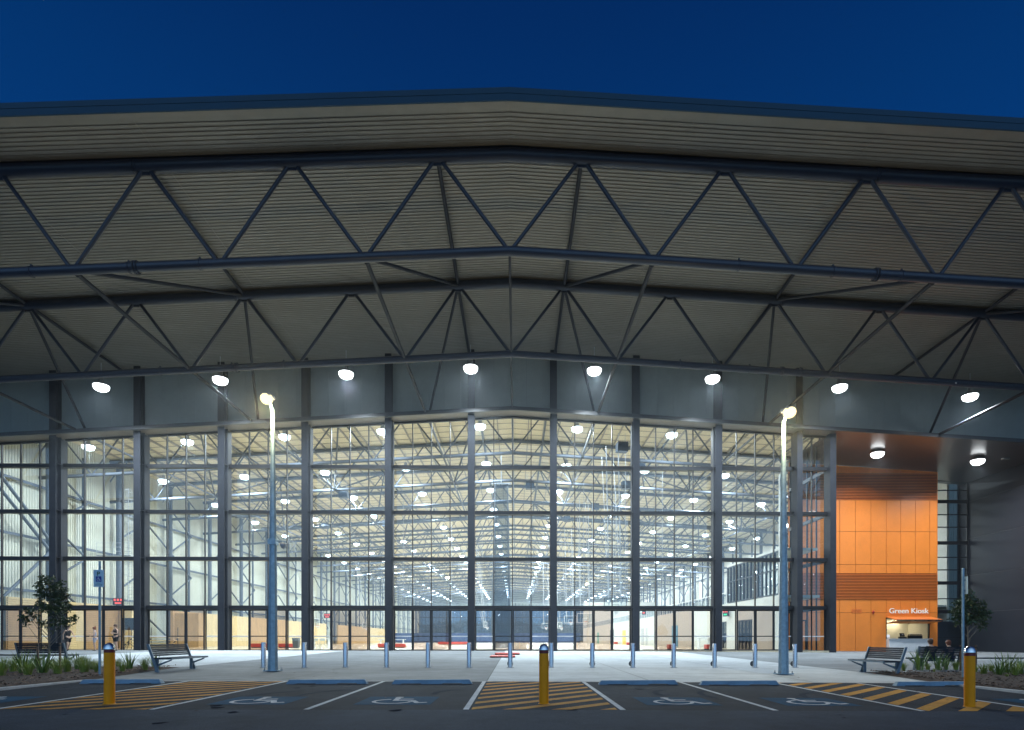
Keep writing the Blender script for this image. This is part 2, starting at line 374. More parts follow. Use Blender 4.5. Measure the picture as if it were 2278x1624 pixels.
st = MB(); random.seed(21)
for _ in range(26):
    cx = random.choice(LX[:-1]) + 1.25 + random.gauss(0, 0.35); cy = random.uniform(YA-1.5, YP-1.2); r_ = random.uniform(0.02, 0.10); n_ = 14
    st.quad(*[(cx+r_*(1+0.35*math.sin(3*t_+_)+0.2*random.random())*math.cos(t_), cy+r_*1.6*(1+0.3*math.cos(2*t_+_))*math.sin(t_), gz(cx, cy)+0.0025) for t_ in [2*PI*k/n_ for k in range(n_)]])
tag(st.build('oil_stains', mat('oil_stain', (0.024, 0.030, 0.041), 1.0, 0, 0.3, 20, spec=0.0)), kind='structure')
st = MB()
for cx, cy, l_, a_ in ((-4.2, 12.6, 1.9, 0.05), (-5.1, 12.4, 1.7, 0.07), (3.0, 12.9, 1.6, -0.04), (3.9, 12.7, 1.9, -0.05), (-1.6, 12.9, 1.2, 0.1), (5.9, 12.3, 1.8, 0.06)):
    p_ = [(cx+math.sin(a_+0.10*k)*l_*(k/6-.5), cy+math.cos(a_+0.10*k)*l_*(k/6-.5)) for k in range(7)]
    for (xa_, ya_), (xb_, yb_) in zip(p_, p_[1:]): gstrip(st, xa_, ya_, xb_, yb_, 0.13, 0.0022)
tag(st.build('tyre_marks', mat('tyre_mark', (0.030, 0.039, 0.054), 1.0, 0, 0.3, 9, spec=0.05)), kind='structure')
# garden beds and kerbs
def bed(name, pts, sgn):
    b = MB(); x0 = min(p[0] for p in pts); x1 = max(p[0] for p in pts); y0 = min(p[1] for p in pts); y1 = max(p[1] for p in pts)
    nx, ny = 50, 30
    def inner(y):  # inner edge x at depth y
        return sgn * (11.15 if y < YP else 11.15 + (y - YP) * 0.16)
    vs = []
    for j in range(ny+1):
        y = y0 + (y1-y0)*j/ny; xi = inner(y)
        for i in range(nx+1):
            x = xi + sgn * (abs(x1-x0)) * (i/nx)**1.3
            edge = min(i/3.0, 1) * min(j/2.0, 1) * min((ny-j)/2.0, 1)
            vs.append((x, y, gz(x, y) + 0.012 + edge * (0.05 + 0.035*random.random())))
    fs = [(j*(nx+1)+i, j*(nx+1)+i+1, (j+1)*(nx+1)+i+1, (j+1)*(nx+1)+i) for j in range(ny) for i in range(nx)]
    b.add(vs, fs, True); tag(b.build(name, M_MULCH), kind='structure')
    c = MB()
    for _ in range(5200):
        y = random.uniform(y0+0.1, y1-0.1); x = inner(y) + sgn * (0.08 + 11*random.random()**1.6)
        z = gz(x, y) + 0.065 + 0.03*random.random(); a = random.uniform(0, PI); l = random.uniform(0.015, 0.05); ww = l*random.uniform(0.25, 0.5)
        dx, dy = math.cos(a)*l, math.sin(a)*l; ex, ey = -math.sin(a)*ww, math.cos(a)*ww; t = random.uniform(-0.02, 0.02)
        c.quad((x-dx-ex, y-dy-ey, z-t), (x+dx-ex, y+dy-ey, z+t), (x+dx+ex, y+dy+ey, z+t+0.008), (x-dx+ex, y-dy+ey, z-t+0.008))
    tag(c.build('bark_chips', M_CHIP), kind='stuff', cat='mulch', label='loose bark chips on the %s garden bed' % ('left' if sgn < 0 else 'right'))
    k = MB(); ky = 8.0
    k.hexa([(sgn*11.0, ky, gz(sgn*11,ky)-0.02), (sgn*11.14, ky, gz(sgn*11,ky)-0.02), (sgn*11.14, YP-0.01, gz(sgn*11,YP)-0.02), (sgn*11.0, YP-0.01, gz(sgn*11,YP)-0.02),
            (sgn*11.0, ky, gz(sgn*11,ky)+0.11), (sgn*11.14, ky, gz(sgn*11,ky)+0.11), (sgn*11.14, YP-0.01, gz(sgn*11,YP)+0.03), (sgn*11.0, YP-0.01, gz(sgn*11,YP)+0.03)])
    tag(k.build('kerb', M_KERB), kind='structure')
bed('garden_bed', [(-26, 8.0), (-11.15, 22.0)], -1)
bed('garden_bed', [(11.15, 8.0), (26, 20.2)], 1)

# ================================================================== BUILDING
RG = -0.25
def sl(Y):   # roof slope, a little flatter at the canopy edge
    pts = ((23.0, .0455), (25.9, .047), (35.2, .0560), (44.5, .058))
    if Y <= pts[0][0]: return pts[0][1]
    for (a, b), (c, d) in zip(pts, pts[1:]):
        if Y <= c: return b + (d-b)*(Y-a)/(c-a)
    return .058
ZR = 21.95
def zroof(X, Y, z0=ZR): return z0 - sl(Y) * abs(X - RG)
hall = thing('sports_hall', 'large glass fronted indoor sports hall with wide gabled canopy roof and orange kiosk end', 'building', (RG, YF, 0))
def P(b, name, m, parent=None):
    """build in world coordinates, then parent without moving"""
    o = b.build(name, m); par = parent or hall; o.parent = par
    o.matrix_parent_inverse = Matrix.Translation(par.matrix_world.translation if par.parent else Vector(par.location)).inverted() if par == hall else Matrix.Identity(4)
    return o
XW0, XW1, YEND = -46.0, 46.0, 262.0
# canopy underside: ribbed sheet, ribs run across
def ribbed(y0, y1, pitch, dep, flat, first=0.0):
    b = MB(); ys = []
    y = y0
    if first: ys += [(y0, 0.0), (y0+first, 0.0)]; y = y0+first
    while y < y1:
        ys += [(y + pitch*0.04, 0.0), (y + pitch*flat, 0.0), (y + pitch*(flat+0.10), -dep), (y + pitch*0.94, -dep)]
        y += pitch
    xs = [XW0, RG, XW1]; vs = []
    for yy, dz in ys:
        for x in xs: vs.append((x, yy, zroof(x, yy) + dz))
    b.add(vs, [(k*3+i, (k+1)*3+i, (k+1)*3+i+1, k*3+i+1) for k in range(len(ys)-1) for i in range(2)])
    return b
P(ribbed(23.66, 44.0, 0.215, 0.034, 0.68, 0.32), 'canopy_soffit', M_SOFFIT)
P(ribbed(44.7, 96.0, 0.30, 0.03, 0.6), 'ceiling_lining', M_TAN)
b = MB()
for x0, x1 in ((XW0, RG), (RG, XW1)):
    b.quad((x0, 96, zroof(x0, 96)), (x0, YEND, zroof(x0, YEND)), (x1, YEND, zroof(x1, YEND)), (x1, 96, zroof(x1, 96)))
P(b, 'ceiling_lining', M_TAN)
b = MB()
def slab(b, y0, y1, za, zb):
    for x0, x1 in ((XW0, RG), (RG, XW1)):
        b.hexa([(x0,y0,zroof(x0,y0)+za),(x1,y0,zroof(x1,y0)+za),(x1,y1,zroof(x1,y1)+za),(x0,y1,zroof(x0,y1)+za),
                (x0,y0,zroof(x0,y0)+zb),(x1,y0,zroof(x1,y0)+zb),(x1,y1,zroof(x1,y1)+zb),(x0,y1,zroof(x0,y1)+zb)])
slab(b, 23.9, 44.5, 0.10, 0.40); slab(b, 44.5, YEND, 0.10, 0.40); P(b, 'roof', M_ROOFTOP)
b = MB()
for za, zb, dy in ((-0.01, 0.17, 0.0), (0.175, 0.27, 0.012), (0.275, 0.50, 0.0)):
    for x0, x1 in ((XW0, RG), (RG, XW1)):
        y0, y1 = 23.60 + dy, 23.66
        b.hexa([(x0,y0,zroof(x0,y0)+za),(x1,y0,zroof(x1,y0)+za),(x1,y1,zroof(x1,y1)+za),(x0,y1,zroof(x0,y1)+za),
                (x0,y0,zroof(x0,y0)+zb),(x1,y0,zroof(x1,y0)+zb),(x1,y1,zroof(x1,y1)+zb),(x0,y1,zroof(x0,y1)+zb)])
slab(b, 23.665, 23.895, 0.42, 0.46)
P(b, 'fascia', M_FASCIA)
# gable wings of the roof beyond the hall sides are outside the view

for x in [RG + 7.4*k for k in range(-5, 6) if k]:
    b = MB()
    for y0_, y1_ in ((23.98, 29.9), (30.1, 36.4), (36.6, 43.9)):
        b.hexa([(x-0.012, y0_, zroof(x, y0_)-0.044), (x+0.012, y0_, zroof(x, y0_)-0.044), (x+0.012, y1_, zroof(x, y1_)-0.044), (x-0.012, y1_, zroof(x, y1_)-0.044), (x-0.012, y0_, zroof(x, y0_)-0.034), (x+0.012, y0_, zroof(x, y0_)-0.034), (x+0.012, y1_, zroof(x, y1_)-0.034), (x-0.012, y1_, zroof(x, y1_)-0.034)])
    P(b, 'sheet_lap_joint', M_SOFFIT)
# trusses
TP = 6.19; TS = 9.29; TY = [25.9 + TS*i for i in range(27) if 25.9 + TS*i < YEND - 3]
ZT, ZB = 21.63, 17.5
def ztop(X, Y):
    s_ = {0: .0445, 1: .0555}.get(round((Y-25.9)/TS), .058); return ZT - s_*abs(X-RG)
def zbot(X, Y):
    s_ = {0: .0535, 1: .0575}.get(round((Y-25.9)/TS), .058); return ZB - s_*abs(X-RG)
def tn(k, Y): x = RG + TP*(k+0.5); return Vector((x, Y, ztop(x, Y)))       # top nodes at half panels
def bn(k, Y): x = RG + TP*k; return Vector((x, Y, zbot(x, Y)))
def xlim(Y): return 6
def chords(b, Y, r1, r2, n=12):
    X0, X1 = RG-7.2*TP, RG+7.2*TP
    for f, r in ((ztop, r1), (zbot, r2)):
        b.tube((X0, Y, f(X0, Y)), (RG, Y, f(RG, Y)), r, n); b.tube((RG, Y, f(RG, Y)), (X1, Y, f(X1, Y)), r, n)
for i, Y in enumerate(TY):
    if i == 2: continue
    b = MB()
    if i < 2:
        chords(b, Y, 0.27, 0.195, 16)
        for sx_ in (-1, 1):     # splice flanges
            x = RG + sx_*15.9
            for f, r in ((ztop, 0.235), (zbot, 0.195)):
                for d in (-0.06, 0.06):
                    b.tube((x+d-0.02, Y, f(x+d, Y)), (x+d+0.02, Y, f(x+d, Y)), r+0.07, 14)
            x = RG + sx_*15.1; 
            for xx_ in (x-1.1, x+1.9, x-5.2):      # small pipe clamps
                b.tube((xx_-0.03, Y, zbot(xx_, Y)), (xx_+0.03, Y, zbot(xx_, Y)), 0.225, 14); b.box(xx_-0.03, xx_+0.03, Y-0.05, Y+0.05, zbot(xx_, Y)+0.2, zbot(xx_, Y)+0.3)
        t = P(b, 'roof_truss', M_STEEL2); t['label'] = 'tubular truss %s' % ('at the canopy edge' if i == 0 else 'between the canopy edge and the glass')
        for k in range(-7, 7):
            for kk in (k, k+1):
                c = MB(); a_ = tn(k, Y); c_ = bn(kk, Y); s1 = (1 if kk > k else -1)*0.12
                c.tube(a_ + Vector((s1, 0, -0.1)), c_ + Vector((-s1*0.9, 0, 0.1)), 0.085, 10); o = c.build('diagonal_strut', M_STEEL2); o.parent = t
            c = MB(); a_ = tn(k, Y); c.cbox(a_+Vector((0,0,-0.27)), (0.34, 0.03, 0.2)); o = c.build('gusset_plate', M_STEEL2); o.parent = t
    else:
        chords(b, Y, 0.19, 0.165, 8 if i < 8 else 5)
        for k in range(-7, 7):
            for kk in (k, k+1): b.tube(tn(k, Y), bn(kk, Y), 0.07, 6 if i < 8 else 4, cap=False)
        P(b, 'roof_truss', M_STEELI)
# longitudinal and sway members
BK = [-6, -3, -1, 1, 3, 6]
def brace_bay(i):
    Y0, Y1 = TY[i], TY[i+1]; out_ = []
    for k in (-5, -3, -1, 0, 1, 3, 5): out_.append((bn(k, Y0), bn(k, Y1), 0.095 if k else 0.06))
    for k in (-7, -5, -3, -1, 0, 2, 4, 6): out_.append((tn(k, Y0), tn(k, Y1), 0.095)) if k in (-5, -3, -1, 0, 2, 4) else None
    for k, t_ in ((-1, -1), (1, 0), (-3, -3), (3, 2), (-5, -5), (5, 4)):
        out_.append((bn(k, Y0), tn(t_, Y1), 0.085) if i % 2 == 0 else (tn(t_, Y0), bn(k, Y1), 0.085))
    return out_
for i in range(len(TY)-1):
    if i < 2:
        for a_, c_, r in brace_bay(i):
            c = MB(); d = (c_-a_).normalized()*0.3; e1, e2 = a_+d, c_-d
            if i == 1: pass
            if e2.y > 43.95: e2 = a_ + (c_-a_)*((43.9-a_.y)/(c_.y-a_.y))
            c.tube(e1, e2, r, 10); c.ball(e1, r*1.35, n=8, m=6); P(c, 'bracing_tube', M_STEEL)
    else:
        c = MB()
        for a_, c_, r in brace_bay(i):
            if a_.y < 44.8: a_ = a_ + (c_-a_)*((44.9-a_.y)/(c_.y-a_.y))
            if a_.x > 20 and i < 4 and a_.z < 15: continue
            c.tube(a_, c_, r, 6 if i < 8 else 4, cap=False)
        P(c, 'roof_bracing', M_STEELI)
# purlins running into the hall
for k in range(-30, 31):
    x = RG + k*1.5 + (0.03 if k == 0 else 0)
    if abs(x) > 44: continue
    c = MB(); z = zroof(x, 60); c.box(x-0.04, x+0.04, 44.75, YEND-0.1, z-0.24, z-0.035); P(c, 'purlin', M_PURL)
# rafters-lines across the lining
c = MB(); y = 46.2
while y < 100:
    for x0, x1 in ((XW0, RG), (RG, XW1)):
        a_ = Vector((x0, y, zroof(x0, y)-0.05)); d_ = Vector((x1, y, zroof(x1, y)-0.05)); c.bar(a_, d_, 0.05, 0.04)
    y += 1.55
P(c, 'ceiling_battens', M_PURL)

# ---- columns of the glass front
COLX = [2.75 - 5.96*k for k in range(7, 0, -1)] + [2.75, 8.75, 14.75, 20.75]
def zsof(X): return 17.3 - 0.058*abs(X-RG)
for x in COLX:
    b = MB(); h = zroof(x, 43.7) - 0.05; hw = 0.235
    if x < 20:
        b.box(x-hw, x+hw, 43.45, 43.50, -0.02, h); b.box(x-hw, x+hw, 43.96, 44.01, -0.02, h); b.box(x-0.02, x+0.02, 43.50, 43.96, -0.02, h)
        for z in (3.17, 6.71, 10.12, 13.44): b.box(x-hw+0.01, x+hw-0.01, 43.51, 43.95, z-0.012, z+0.012)
        b.box(x-hw+0.015, x+hw-0.015, 44.011, 44.62, -0.02, zsof(x)-0.1)
    else:
        b.box(x-0.2, x+0.2, 43.62, 44.62, -0.1, zsof(x)-0.05)
        b.box(x-hw, x+hw, 43.70, 43.75, zsof(x), h)
    P(b, 'column', M_STEEL)
XE = 23.05
b = MB(); b.box(XE-0.02, XE+0.42, 43.72, 44.64, gz(XE, 43.7)-0.03, zsof(XE)-0.04); P(b, 'column', M_STEEL)

# ---- upper cladding wall, flashing, soffits
def strip(b, x0, x1, y0, y1, zf0, zf1):
    xs = [x0] + ([RG] if x0 < RG < x1 else []) + [x1]
    for a_, c_ in zip(xs, xs[1:]):
        b.hexa([(a_,y0,zf0(a_)),(c_,y0,zf0(c_)),(c_,y1,zf0(c_)),(a_,y1,zf0(a_)),(a_,y0,zf1(a_)),(c_,y0,zf1(c_)),(c_,y1,zf1(c_)),(a_,y1,zf1(a_))])
xw = XW0
while xw < XW1 - 0.1:     # vertical cladding panels, 1.2 m wide with shadow joints
    pass
    x2 = min(xw+1.2, XW1); b = MB() if xw == XW0 else b
    a_, c_ = xw+0.004, x2-0.004
    b.hexa([(a_,44.03,zsof(a_)),(c_,44.03,zsof(c_)),(c_,44.10,zsof(c_)),(a_,44.10,zsof(a_)),(a_,44.03,zroof(a_,44)-0.05),(c_,44.03,zroof(c_,44)-0.05),(c_,44.10,zroof(c_,44)-0.05),(a_,44.10,zroof(a_,44)-0.05)])
    xw = x2
P(b, 'upper_cladding', M_CLAD)
b = MB(); strip(b, XW0, XW1, 44.12, 44.3, lambda x: zsof(x)+0.02, lambda x: zroof(x, 44.2)+0.05); P(b, 'wall_backing', M_FLASH)
b = MB(); strip(b, XW0, XW1, 43.12, 43.30, lambda x: zsof(x)-0.03, lambda x: zsof(x)+0.24); strip(b, XW0, XW1, 43.30, 44.02, lambda x: zsof(x)+0.19, lambda x: zsof(x)+0.22); P(b, 'head_flashing', M_FLASH)
b = MB(); strip(b, XW0, XE-0.03, 43.31, 44.9, lambda x: zsof(x)-0.02, lambda x: zsof(x)+0.01); P(b, 'front_soffit', M_SOFB)
b = MB(); strip(b, XE, 46, 43.31, 54.2, lambda x: zsof(x)-0.02, lambda x: zsof(x)+0.01); P(b, 'entry_soffit', M_SOFD)

# ---- glazing bays
TRZ = [3.17, 6.71, 10.12, 13.44]
def glazed_bay(x0, x1, ndiv, doors=True):
    YG = 44.45
    f = MB()
    for z in TRZ: f.box(x0, x1, 44.16, YG+0.08, z-0.13, z+0.13)
    for j in range(1, ndiv):
        x = x0 + (x1-x0)*j/ndiv
        f.box(x-0.03, x+0.03, YG-0.11, YG+0.06, TRZ[0]+0.131, zsof(x)-0.021)
    xs = [x0] + ([RG] if x0 < RG < x1 else []) + [x1]
    for a_, c_ in zip(xs, xs[1:]):
        f.hexa([(a_,YG-0.1,zsof(a_)-0.16),(c_,YG-0.1,zsof(c_)-0.16),(c_,YG+0.07,zsof(c_)-0.16),(a_,YG+0.07,zsof(a_)-0.16),
                (a_,YG-0.1,zsof(a_)-0.022),(c_,YG-0.1,zsof(c_)-0.022),(c_,YG+0.07,zsof(c_)-0.022),(a_,YG+0.07,zsof(a_)-0.022)])
    fo = P(f, 'window', M_FRAME)
    g = MB()
    for a_, c_ in zip(xs, xs[1:]):
        g.quad((a_, YG, 3.2), (c_, YG, 3.2), (c_, YG, zsof(c_)-0.1), (a_, YG, zsof(a_)-0.1))
    o = g.build('window_pane', M_GLASS); o.parent = fo
    if not doors: return
    W = (x1-x0)/4
    for j in range(4):
        a_, c_ = x0+W*j+0.004, x0+W*(j+1)-0.004; d = MB(); yd = YG if j in (0, 3) else YG-0.07
        wl = 0.085 if j in (0, 3) else 0.10
        d.box(a_, a_+wl, yd-0.03, yd+0.03, 0.0, 3.035); d.box(c_-wl, c_, yd-0.03, yd+0.03, 0.0, 3.035)
        d.box(a_+wl, c_-wl, yd-0.03, yd+0.03, 2.93, 3.035); d.box(a_+wl, c_-wl, yd-0.03, yd+0.03, 0.0, 0.09)
        if j in (1, 2): d.box(a_+wl, c_-wl, yd-0.028, yd+0.028, 1.03, 1.10)
        do = P(d, 'door', M_FRAME)
        q = MB(); q.quad((a_+wl, yd, 0.09), (c_-wl, yd, 0.09), (c_-wl, yd, 2.93), (a_+wl, yd, 2.93))
        o = q.build('door_glass', M_GBRONZE if j in (1, 2) else M_GLASS); o.parent = do
        if j in (0, 3):
            q = MB(); q.quad((a_+wl, yd-0.006, 1.02), (c_-wl, yd-0.006, 1.02), (c_-wl, yd-0.006, 1.10), (a_+wl, yd-0.006, 1.10)); o = q.build('safety_strip', M_WHITE2); o.parent = do
for a_, c_ in zip(COLX, COLX[1:]): glazed_bay(a_+0.235, c_-(0.235 if c_ < 20 else 0.2), 4)
glazed_bay(20.95, XE-0.02, 2, False)
# narrow bay lower part and the return wall of glass
d = MB(); xa, xb = 20.95, XE-0.02
for x in (xa+0.04, 22.0, xb-0.05): d.box(x-0.04, x+0.04, 44.42, 44.48, -0.1, 3.04)
d.box(xa+0.08, xb-0.09, 44.42, 44.48, -0.1, 0.02)
do = P(d, 'side_light', M_FRAME)
q = MB(); q.quad((xa, 44.45, 0), (xb, 44.45, 0), (xb, 44.45, 3.04), (xa, 44.45, 3.04)); o = q.build('side_light_pane', M_GLASS); o.parent = do
q = MB(); q.quad((xa, 44.44, 1.02), (xb, 44.44, 1.02), (xb, 44.44, 1.09), (xa, 44.44, 1.09)); o = q.build('safety_strip', M_WHITE2); o.parent = do
d = MB(); Xr = 23.2
for z in TRZ: d.box(Xr-0.09, Xr+0.09, 44.65, 50.6, z-0.13, z+0.13)
for y in (46.1, 47.6, 49.1, 50.5): d.box(Xr-0.05, Xr+0.05, y-0.04, y+0.04, -0.1, 15.75)
ro = P(d, 'return_window', M_FRAME)
q = MB(); q.quad((Xr, 44.6, -0.1), (Xr, 50.6, -0.1), (Xr, 50.6, 15.9), (Xr, 44.6, 15.9)); o = q.build('window_pane', M_GRET); o.parent = ro
d = MB(); d.box(Xr-0.06, Xr+0.06, 47.7, 47.8, -0.1, 2.4); d.box(Xr-0.06, Xr+0.06, 48.9, 49.0, -0.1, 2.4); d.box(Xr-0.06, Xr+0.06, 47.8, 48.9, 2.3, 2.4); d.box(Xr-0.06, Xr+0.06, 47.8, 48.9, -0.1, 0.0)
P(d, 'side_door', M_FRAME)

# ---- orange kiosk block
YO = 50.9
XO0 = 23.25; XO1 = atY(2085, 1200, YO).x
zo = lambda py: atY(1965, py, YO).z
ks0, ks1 = atY(1971.5, 1400, YO).x, atY(2067, 1400, YO).x
zc0, zc1 = 0.86, zo(1374)
jx = [atY(p, 1300, YO).x for p in (1868, 1903, 1937.5, 1971.5, 2003.7, 2036.4, 2068.4)]
stepx = jx[1]-jx[0]; xsj = [jx[0]-stepx*k for k in (3, 2, 1)]; xsj = [x for x in xsj if x > XO0+0.3] + jx
xsj = [XO0] + xsj + [XO1]
rows = [(-0.45, zo(1363)), (zo(1363), zo(1333)), (zo(1275.8), zo(1256)), (zo(1256), zo(1182.6)), (zo(1182.6), zo(1112.4)), (zo(1053.7), 99)]
for band in (rows[:2], rows[2:5], rows[5:]):
  b = MB()
  for xa, xb in zip(xsj, xsj[1:]):
    for za, zb in band:
        top0 = min(zb, zsof(xa)-0.03); top1 = min(zb, zsof(xb)-0.03)
        if za < zc1 and xa >= ks0-0.05 and xb <= ks1+0.4:
            if xb > ks1+0.05:      # panel right of the opening
                b.box(ks1, xb-0.006, YO, YO+0.04, za+0.006, zc1); b.box(xa+0.006, xb-0.006, YO, YO+0.04, zc1, zb-0.006); continue
            b.box(xa+0.006, xb-0.006, YO, YO+0.04, zc1, zb-0.006); continue
        b.hexa([(xa+.016,YO,za+.014),(xb-.016,YO,za+.014),(xb-.016,YO+.04,za+.014),(xa+.016,YO+.04,za+.014),(xa+.016,YO,top0-.014),(xb-.016,YO,top1-.014),(xb-.016,YO+.04,top1-.014),(xa+.016,YO+.04,top0-.014)])
  P(b, 'orange_wall', M_ORANGE)
b = MB(); b.box(XO0, ks0-0.02, YO+0.05, YO+0.14, -0.45, zsof(XO1)-0.1); b.box(ks1+0.02, XO1, YO+0.05, YO+0.14, -0.45, zsof(XO1)-0.1); b.box(ks0-0.02, ks1+0.02, YO+0.05, YO+0.14, zc1, zsof(XO1)-0.1)
b.box(XO1-0.12, XO1, YO+0.14, 58.5, -0.45, zsof(XO1)-0.1)
P(b, 'wall_backing', M_OJ)
b = MB(); b.box(XO1+0.001, XO1+0.03, YO+0.0, 53.3, -0.4, zsof(XO1)-0.06); P(b, 'orange_return', M_ORANGE)
for za, zb, nn in ((zo(1112.4), zo(1053.7), 17), (zo(1333), zo(1275.8), 17)):
    b = MB(); h = (zb-za)/nn
    for k in range(nn):
        z = za + h*k
        b.hexa([(XO0+.3, YO-0.07, z+.01), (XO1-.02, YO-0.07, z+.01), (XO1-.02, YO+0.03, z+.045), (XO0+.3, YO+0.03, z+.045), (XO0+.3, YO-0.07, z+.055), (XO1-.02, YO-0.07, z+.055), (XO1-.02, YO+0.03, z+.075), (XO0+.3, YO+0.03, z+.075)])
    P(b, 'louvre', M_ORED)
b = MB(); vx = atY(1905.5, 1360, YO).x
for k in range(4): b.box(vx-0.42, vx+0.42, YO-0.03, YO-0.002, 3.12+k*0.09-0.02, 3.12+k*0.09+0.03)
P(b, 'wall_vent', M_ORED)
b = MB(); sx0 = atY(1942, 1358, YO).x; b.ball((sx0, YO-0.08, 3.2), 0.1, n=10, m=6); b.box(sx0-0.05, sx0+0.05, YO-0.06, YO, 3.0, 3.12); P(b, 'alarm_siren', M_RED)
# sign letters
def text_obj(txt, size, loc, material, parent, extrude=0.02, rot=(PI/2, 0, 0), name='lettering', sx_=1.0):
    cu = bpy.data.curves.new(name, 'FONT'); cu.body = txt; cu.size = size; cu.extrude = extrude; cu.align_x = 'CENTER'; cu.align_y = 'BOTTOM_BASELINE'; cu.offset = 0
    o = bpy.data.objects.new(name, cu); COL.objects.link(o); bpy.context.view_layer.update()
    me = bpy.data.meshes.new_from_object(o.evaluated_get(bpy.context.evaluated_depsgraph_get()))
    bpy.data.objects.remove(o); bpy.data.curves.remove(cu); me.materials.clear(); me.materials.append(material)
    M = Matrix.Translation(loc) @ Matrix.Rotation(rot[2], 4, 'Z') @ Matrix.Rotation(rot[0], 4, 'X') @ Matrix.Diagonal((sx_, 1, 1, 1)); me.transform(M)
    n = bpy.data.objects.new(name, me); COL.objects.link(n); n.parent = parent; return n
bpy.context.view_layer.update()
sg = text_obj('Green Kiosk', 0.62, (atY(2020.8, 1360, YO).x, YO-0.05, atY(2020, 1364.3, YO).z), emis('sign_white', (1, 1, 0.97), 0.75), hall, 0.025, name='sign_lettering', sx_=1.06)
sg.matrix_parent_inverse = Matrix.Translation(hall.location).inverted()
# kiosk room
b = MB(); kd = YO+3.2
b.box(ks0-1.6, ks1+0.3, kd, kd+0.05, -0.3, 3.2); b.box(ks0-1.65, ks0-1.6, YO+0.15, kd, -0.3, 3.2); b.box(ks1+0.3, ks1+0.35, YO+0.15, kd, -0.3, 3.2); b.box(ks0-1.6, ks1+0.3, YO+0.15, kd, zc1+0.02, zc1+0.08); b.box(ks0-1.6, ks1+0.3, YO+0.15, kd, -0.3, -0.25)
P(b, 'kiosk_room', mat('kiosk_cream', (0.72, 0.68, 0.55), 0.6, 0, 0.04, 2))
b = MB(); b.box(ks0, ks0+1.25, kd-0.04, kd-0.01, 0.7, 2.0); P(b, 'kiosk_screen', M_FRAME)
b = MB(); b.cbox(((ks0+ks1)/2, YO-0.12, (zc0-0.3)/2), (ks1-ks0-0.04, 0.5, zc0+0.3), bev=0.012); b.box(ks0+0.02, ks1-0.02, YO-0.5, YO+0.35, zc0, zc0+0.05); P(b, 'kiosk_counter', M_WHITE2)
b = MB()   # bifold awning
yh = zc1+0.05
b.hexa([(ks0-0.05, YO-1.5, yh-0.32), (ks1+0.15, YO-1.5, yh-0.32), (ks1+0.15, YO-0.04, yh-0.02), (ks0-0.05, YO-0.04, yh-0.02), (ks0-0.05, YO-1.5, yh-0.27), (ks1+0.15, YO-1.5, yh-0.27), (ks1+0.15, YO-0.04, yh+0.03), (ks0-0.05, YO-0.04, yh+0.03)])
aw = P(b, 'awning', M_ORED)
c = MB(); c.hexa([(ks0, YO-1.5, yh-0.40), (ks1+0.1, YO-1.5, yh-0.40), (ks1+0.1, YO-0.1, yh-0.56), (ks0, YO-0.1, yh-0.56), (ks0, YO-1.5, yh-0.36), (ks1+0.1, YO-1.5, yh-0.36), (ks1+0.1, YO-0.1, yh-0.52), (ks0, YO-0.1, yh-0.52)])
o = c.build('awning_lower_leaf', M_ORANGE); o.parent = aw
c = MB(); c.box(ks0-0.05, ks1+0.15, YO-1.53, YO-1.501, yh-0.34, yh-0.26); c.box(ks0, ks1+0.1, YO-1.53, YO-1.501, yh-0.41, yh-0.355); o = c.build('awning_edge_trim', M_FRAME); o.parent = aw
for x in (ks0+0.05, (ks0+ks1)/2, ks1-0.05):
    c = MB(); c.tube((x, YO-0.05, yh-0.6), (x, YO-1.1, yh-0.3), 0.02, 8); o = c.build('gas_strut', M_FRAME); o.parent = aw
c = MB(); c.box(ks0-0.02, ks0+0.03, YO-0.03, YO+0.15, zc0, zc1); c.box(ks1-0.03, ks1+0.02, YO-0.03, YO+0.15, zc0, zc1); c.box(ks0, ks1, YO-0.03, YO+0.15, zc1-0.05, zc1); P(c, 'kiosk_window_frame', M_FRAME)
# ---- slit window right of the orange block and black wall
YS = 53.4; XB = atY(2153, 1200, YS).x
b = MB(); b.box(XO1+0.04, XO1+0.16, YS-0.06, YS+0.06, -0.4, 15.2); b.box(XB-0.12, XB, YS-0.06, YS+0.06, -0.4, 15.2); b.box(XO1+0.75, XO1+0.81, YS-0.05, YS+0.05, 0, 15.2)
for k, py in enumerate((1070, 1091, 1116, 1145, 1173, 1208, 1240, 1268, 1297, 1332, 1361)):
    z = atY(2120, py, YS).z; hh = 0.15 if py in (1116, 1208, 1297, 1361) else 0.045
    b.box(XO1+0.16, XB-0.12, YS-0.055, YS+0.055, z-hh, z+hh)
b.box(XO1+0.16, XB-0.12, YS-0.03, YS+0.03, 1.0, 1.05); b.box(XO1+0.16, XB-0.12, YS-0.04, YS+0.04, -0.4, -0.25)
so = P(b, 'slit_window', M_FRAME)
q = MB(); q.quad((XO1+0.1, YS, -0.3), (XB, YS, -0.3), (XB, YS, 15.4), (XO1+0.1, YS, 15.4)); o = q.build('window_pane', M_GLASS); o.parent = so
xa_, xb_ = atY(2070, 1200, 70).x, atY(2131, 1200, 70).x
b = MB(); xx = xa_
while xx < xb_: b.box(xx, xx+0.2, 69.9, 69.98, 0, 23); b.box(xx+0.2, xx+0.29, 69.94, 69.98, 0, 23); xx += 0.3
P(b, 'ribbed_inner_wall', mat('ribbed_inner', (0.26, 0.28, 0.24), 0.55, 0, 0.05, 0.5))
xm_ = atY(2131, 1200, 57.9).x
b = MB(); b.box(xm_, XB+6, 57.9, 58.0, -0.3, 19.5); b.box(XB+2.6, XB+2.8, YS+0.1, 57.9, -0.3, 18); b.box(XO1-0.1, xm_, 57.9, 58.0, -0.3, 2.6); P(b, 'dark_inner_wall', M_BLACK)
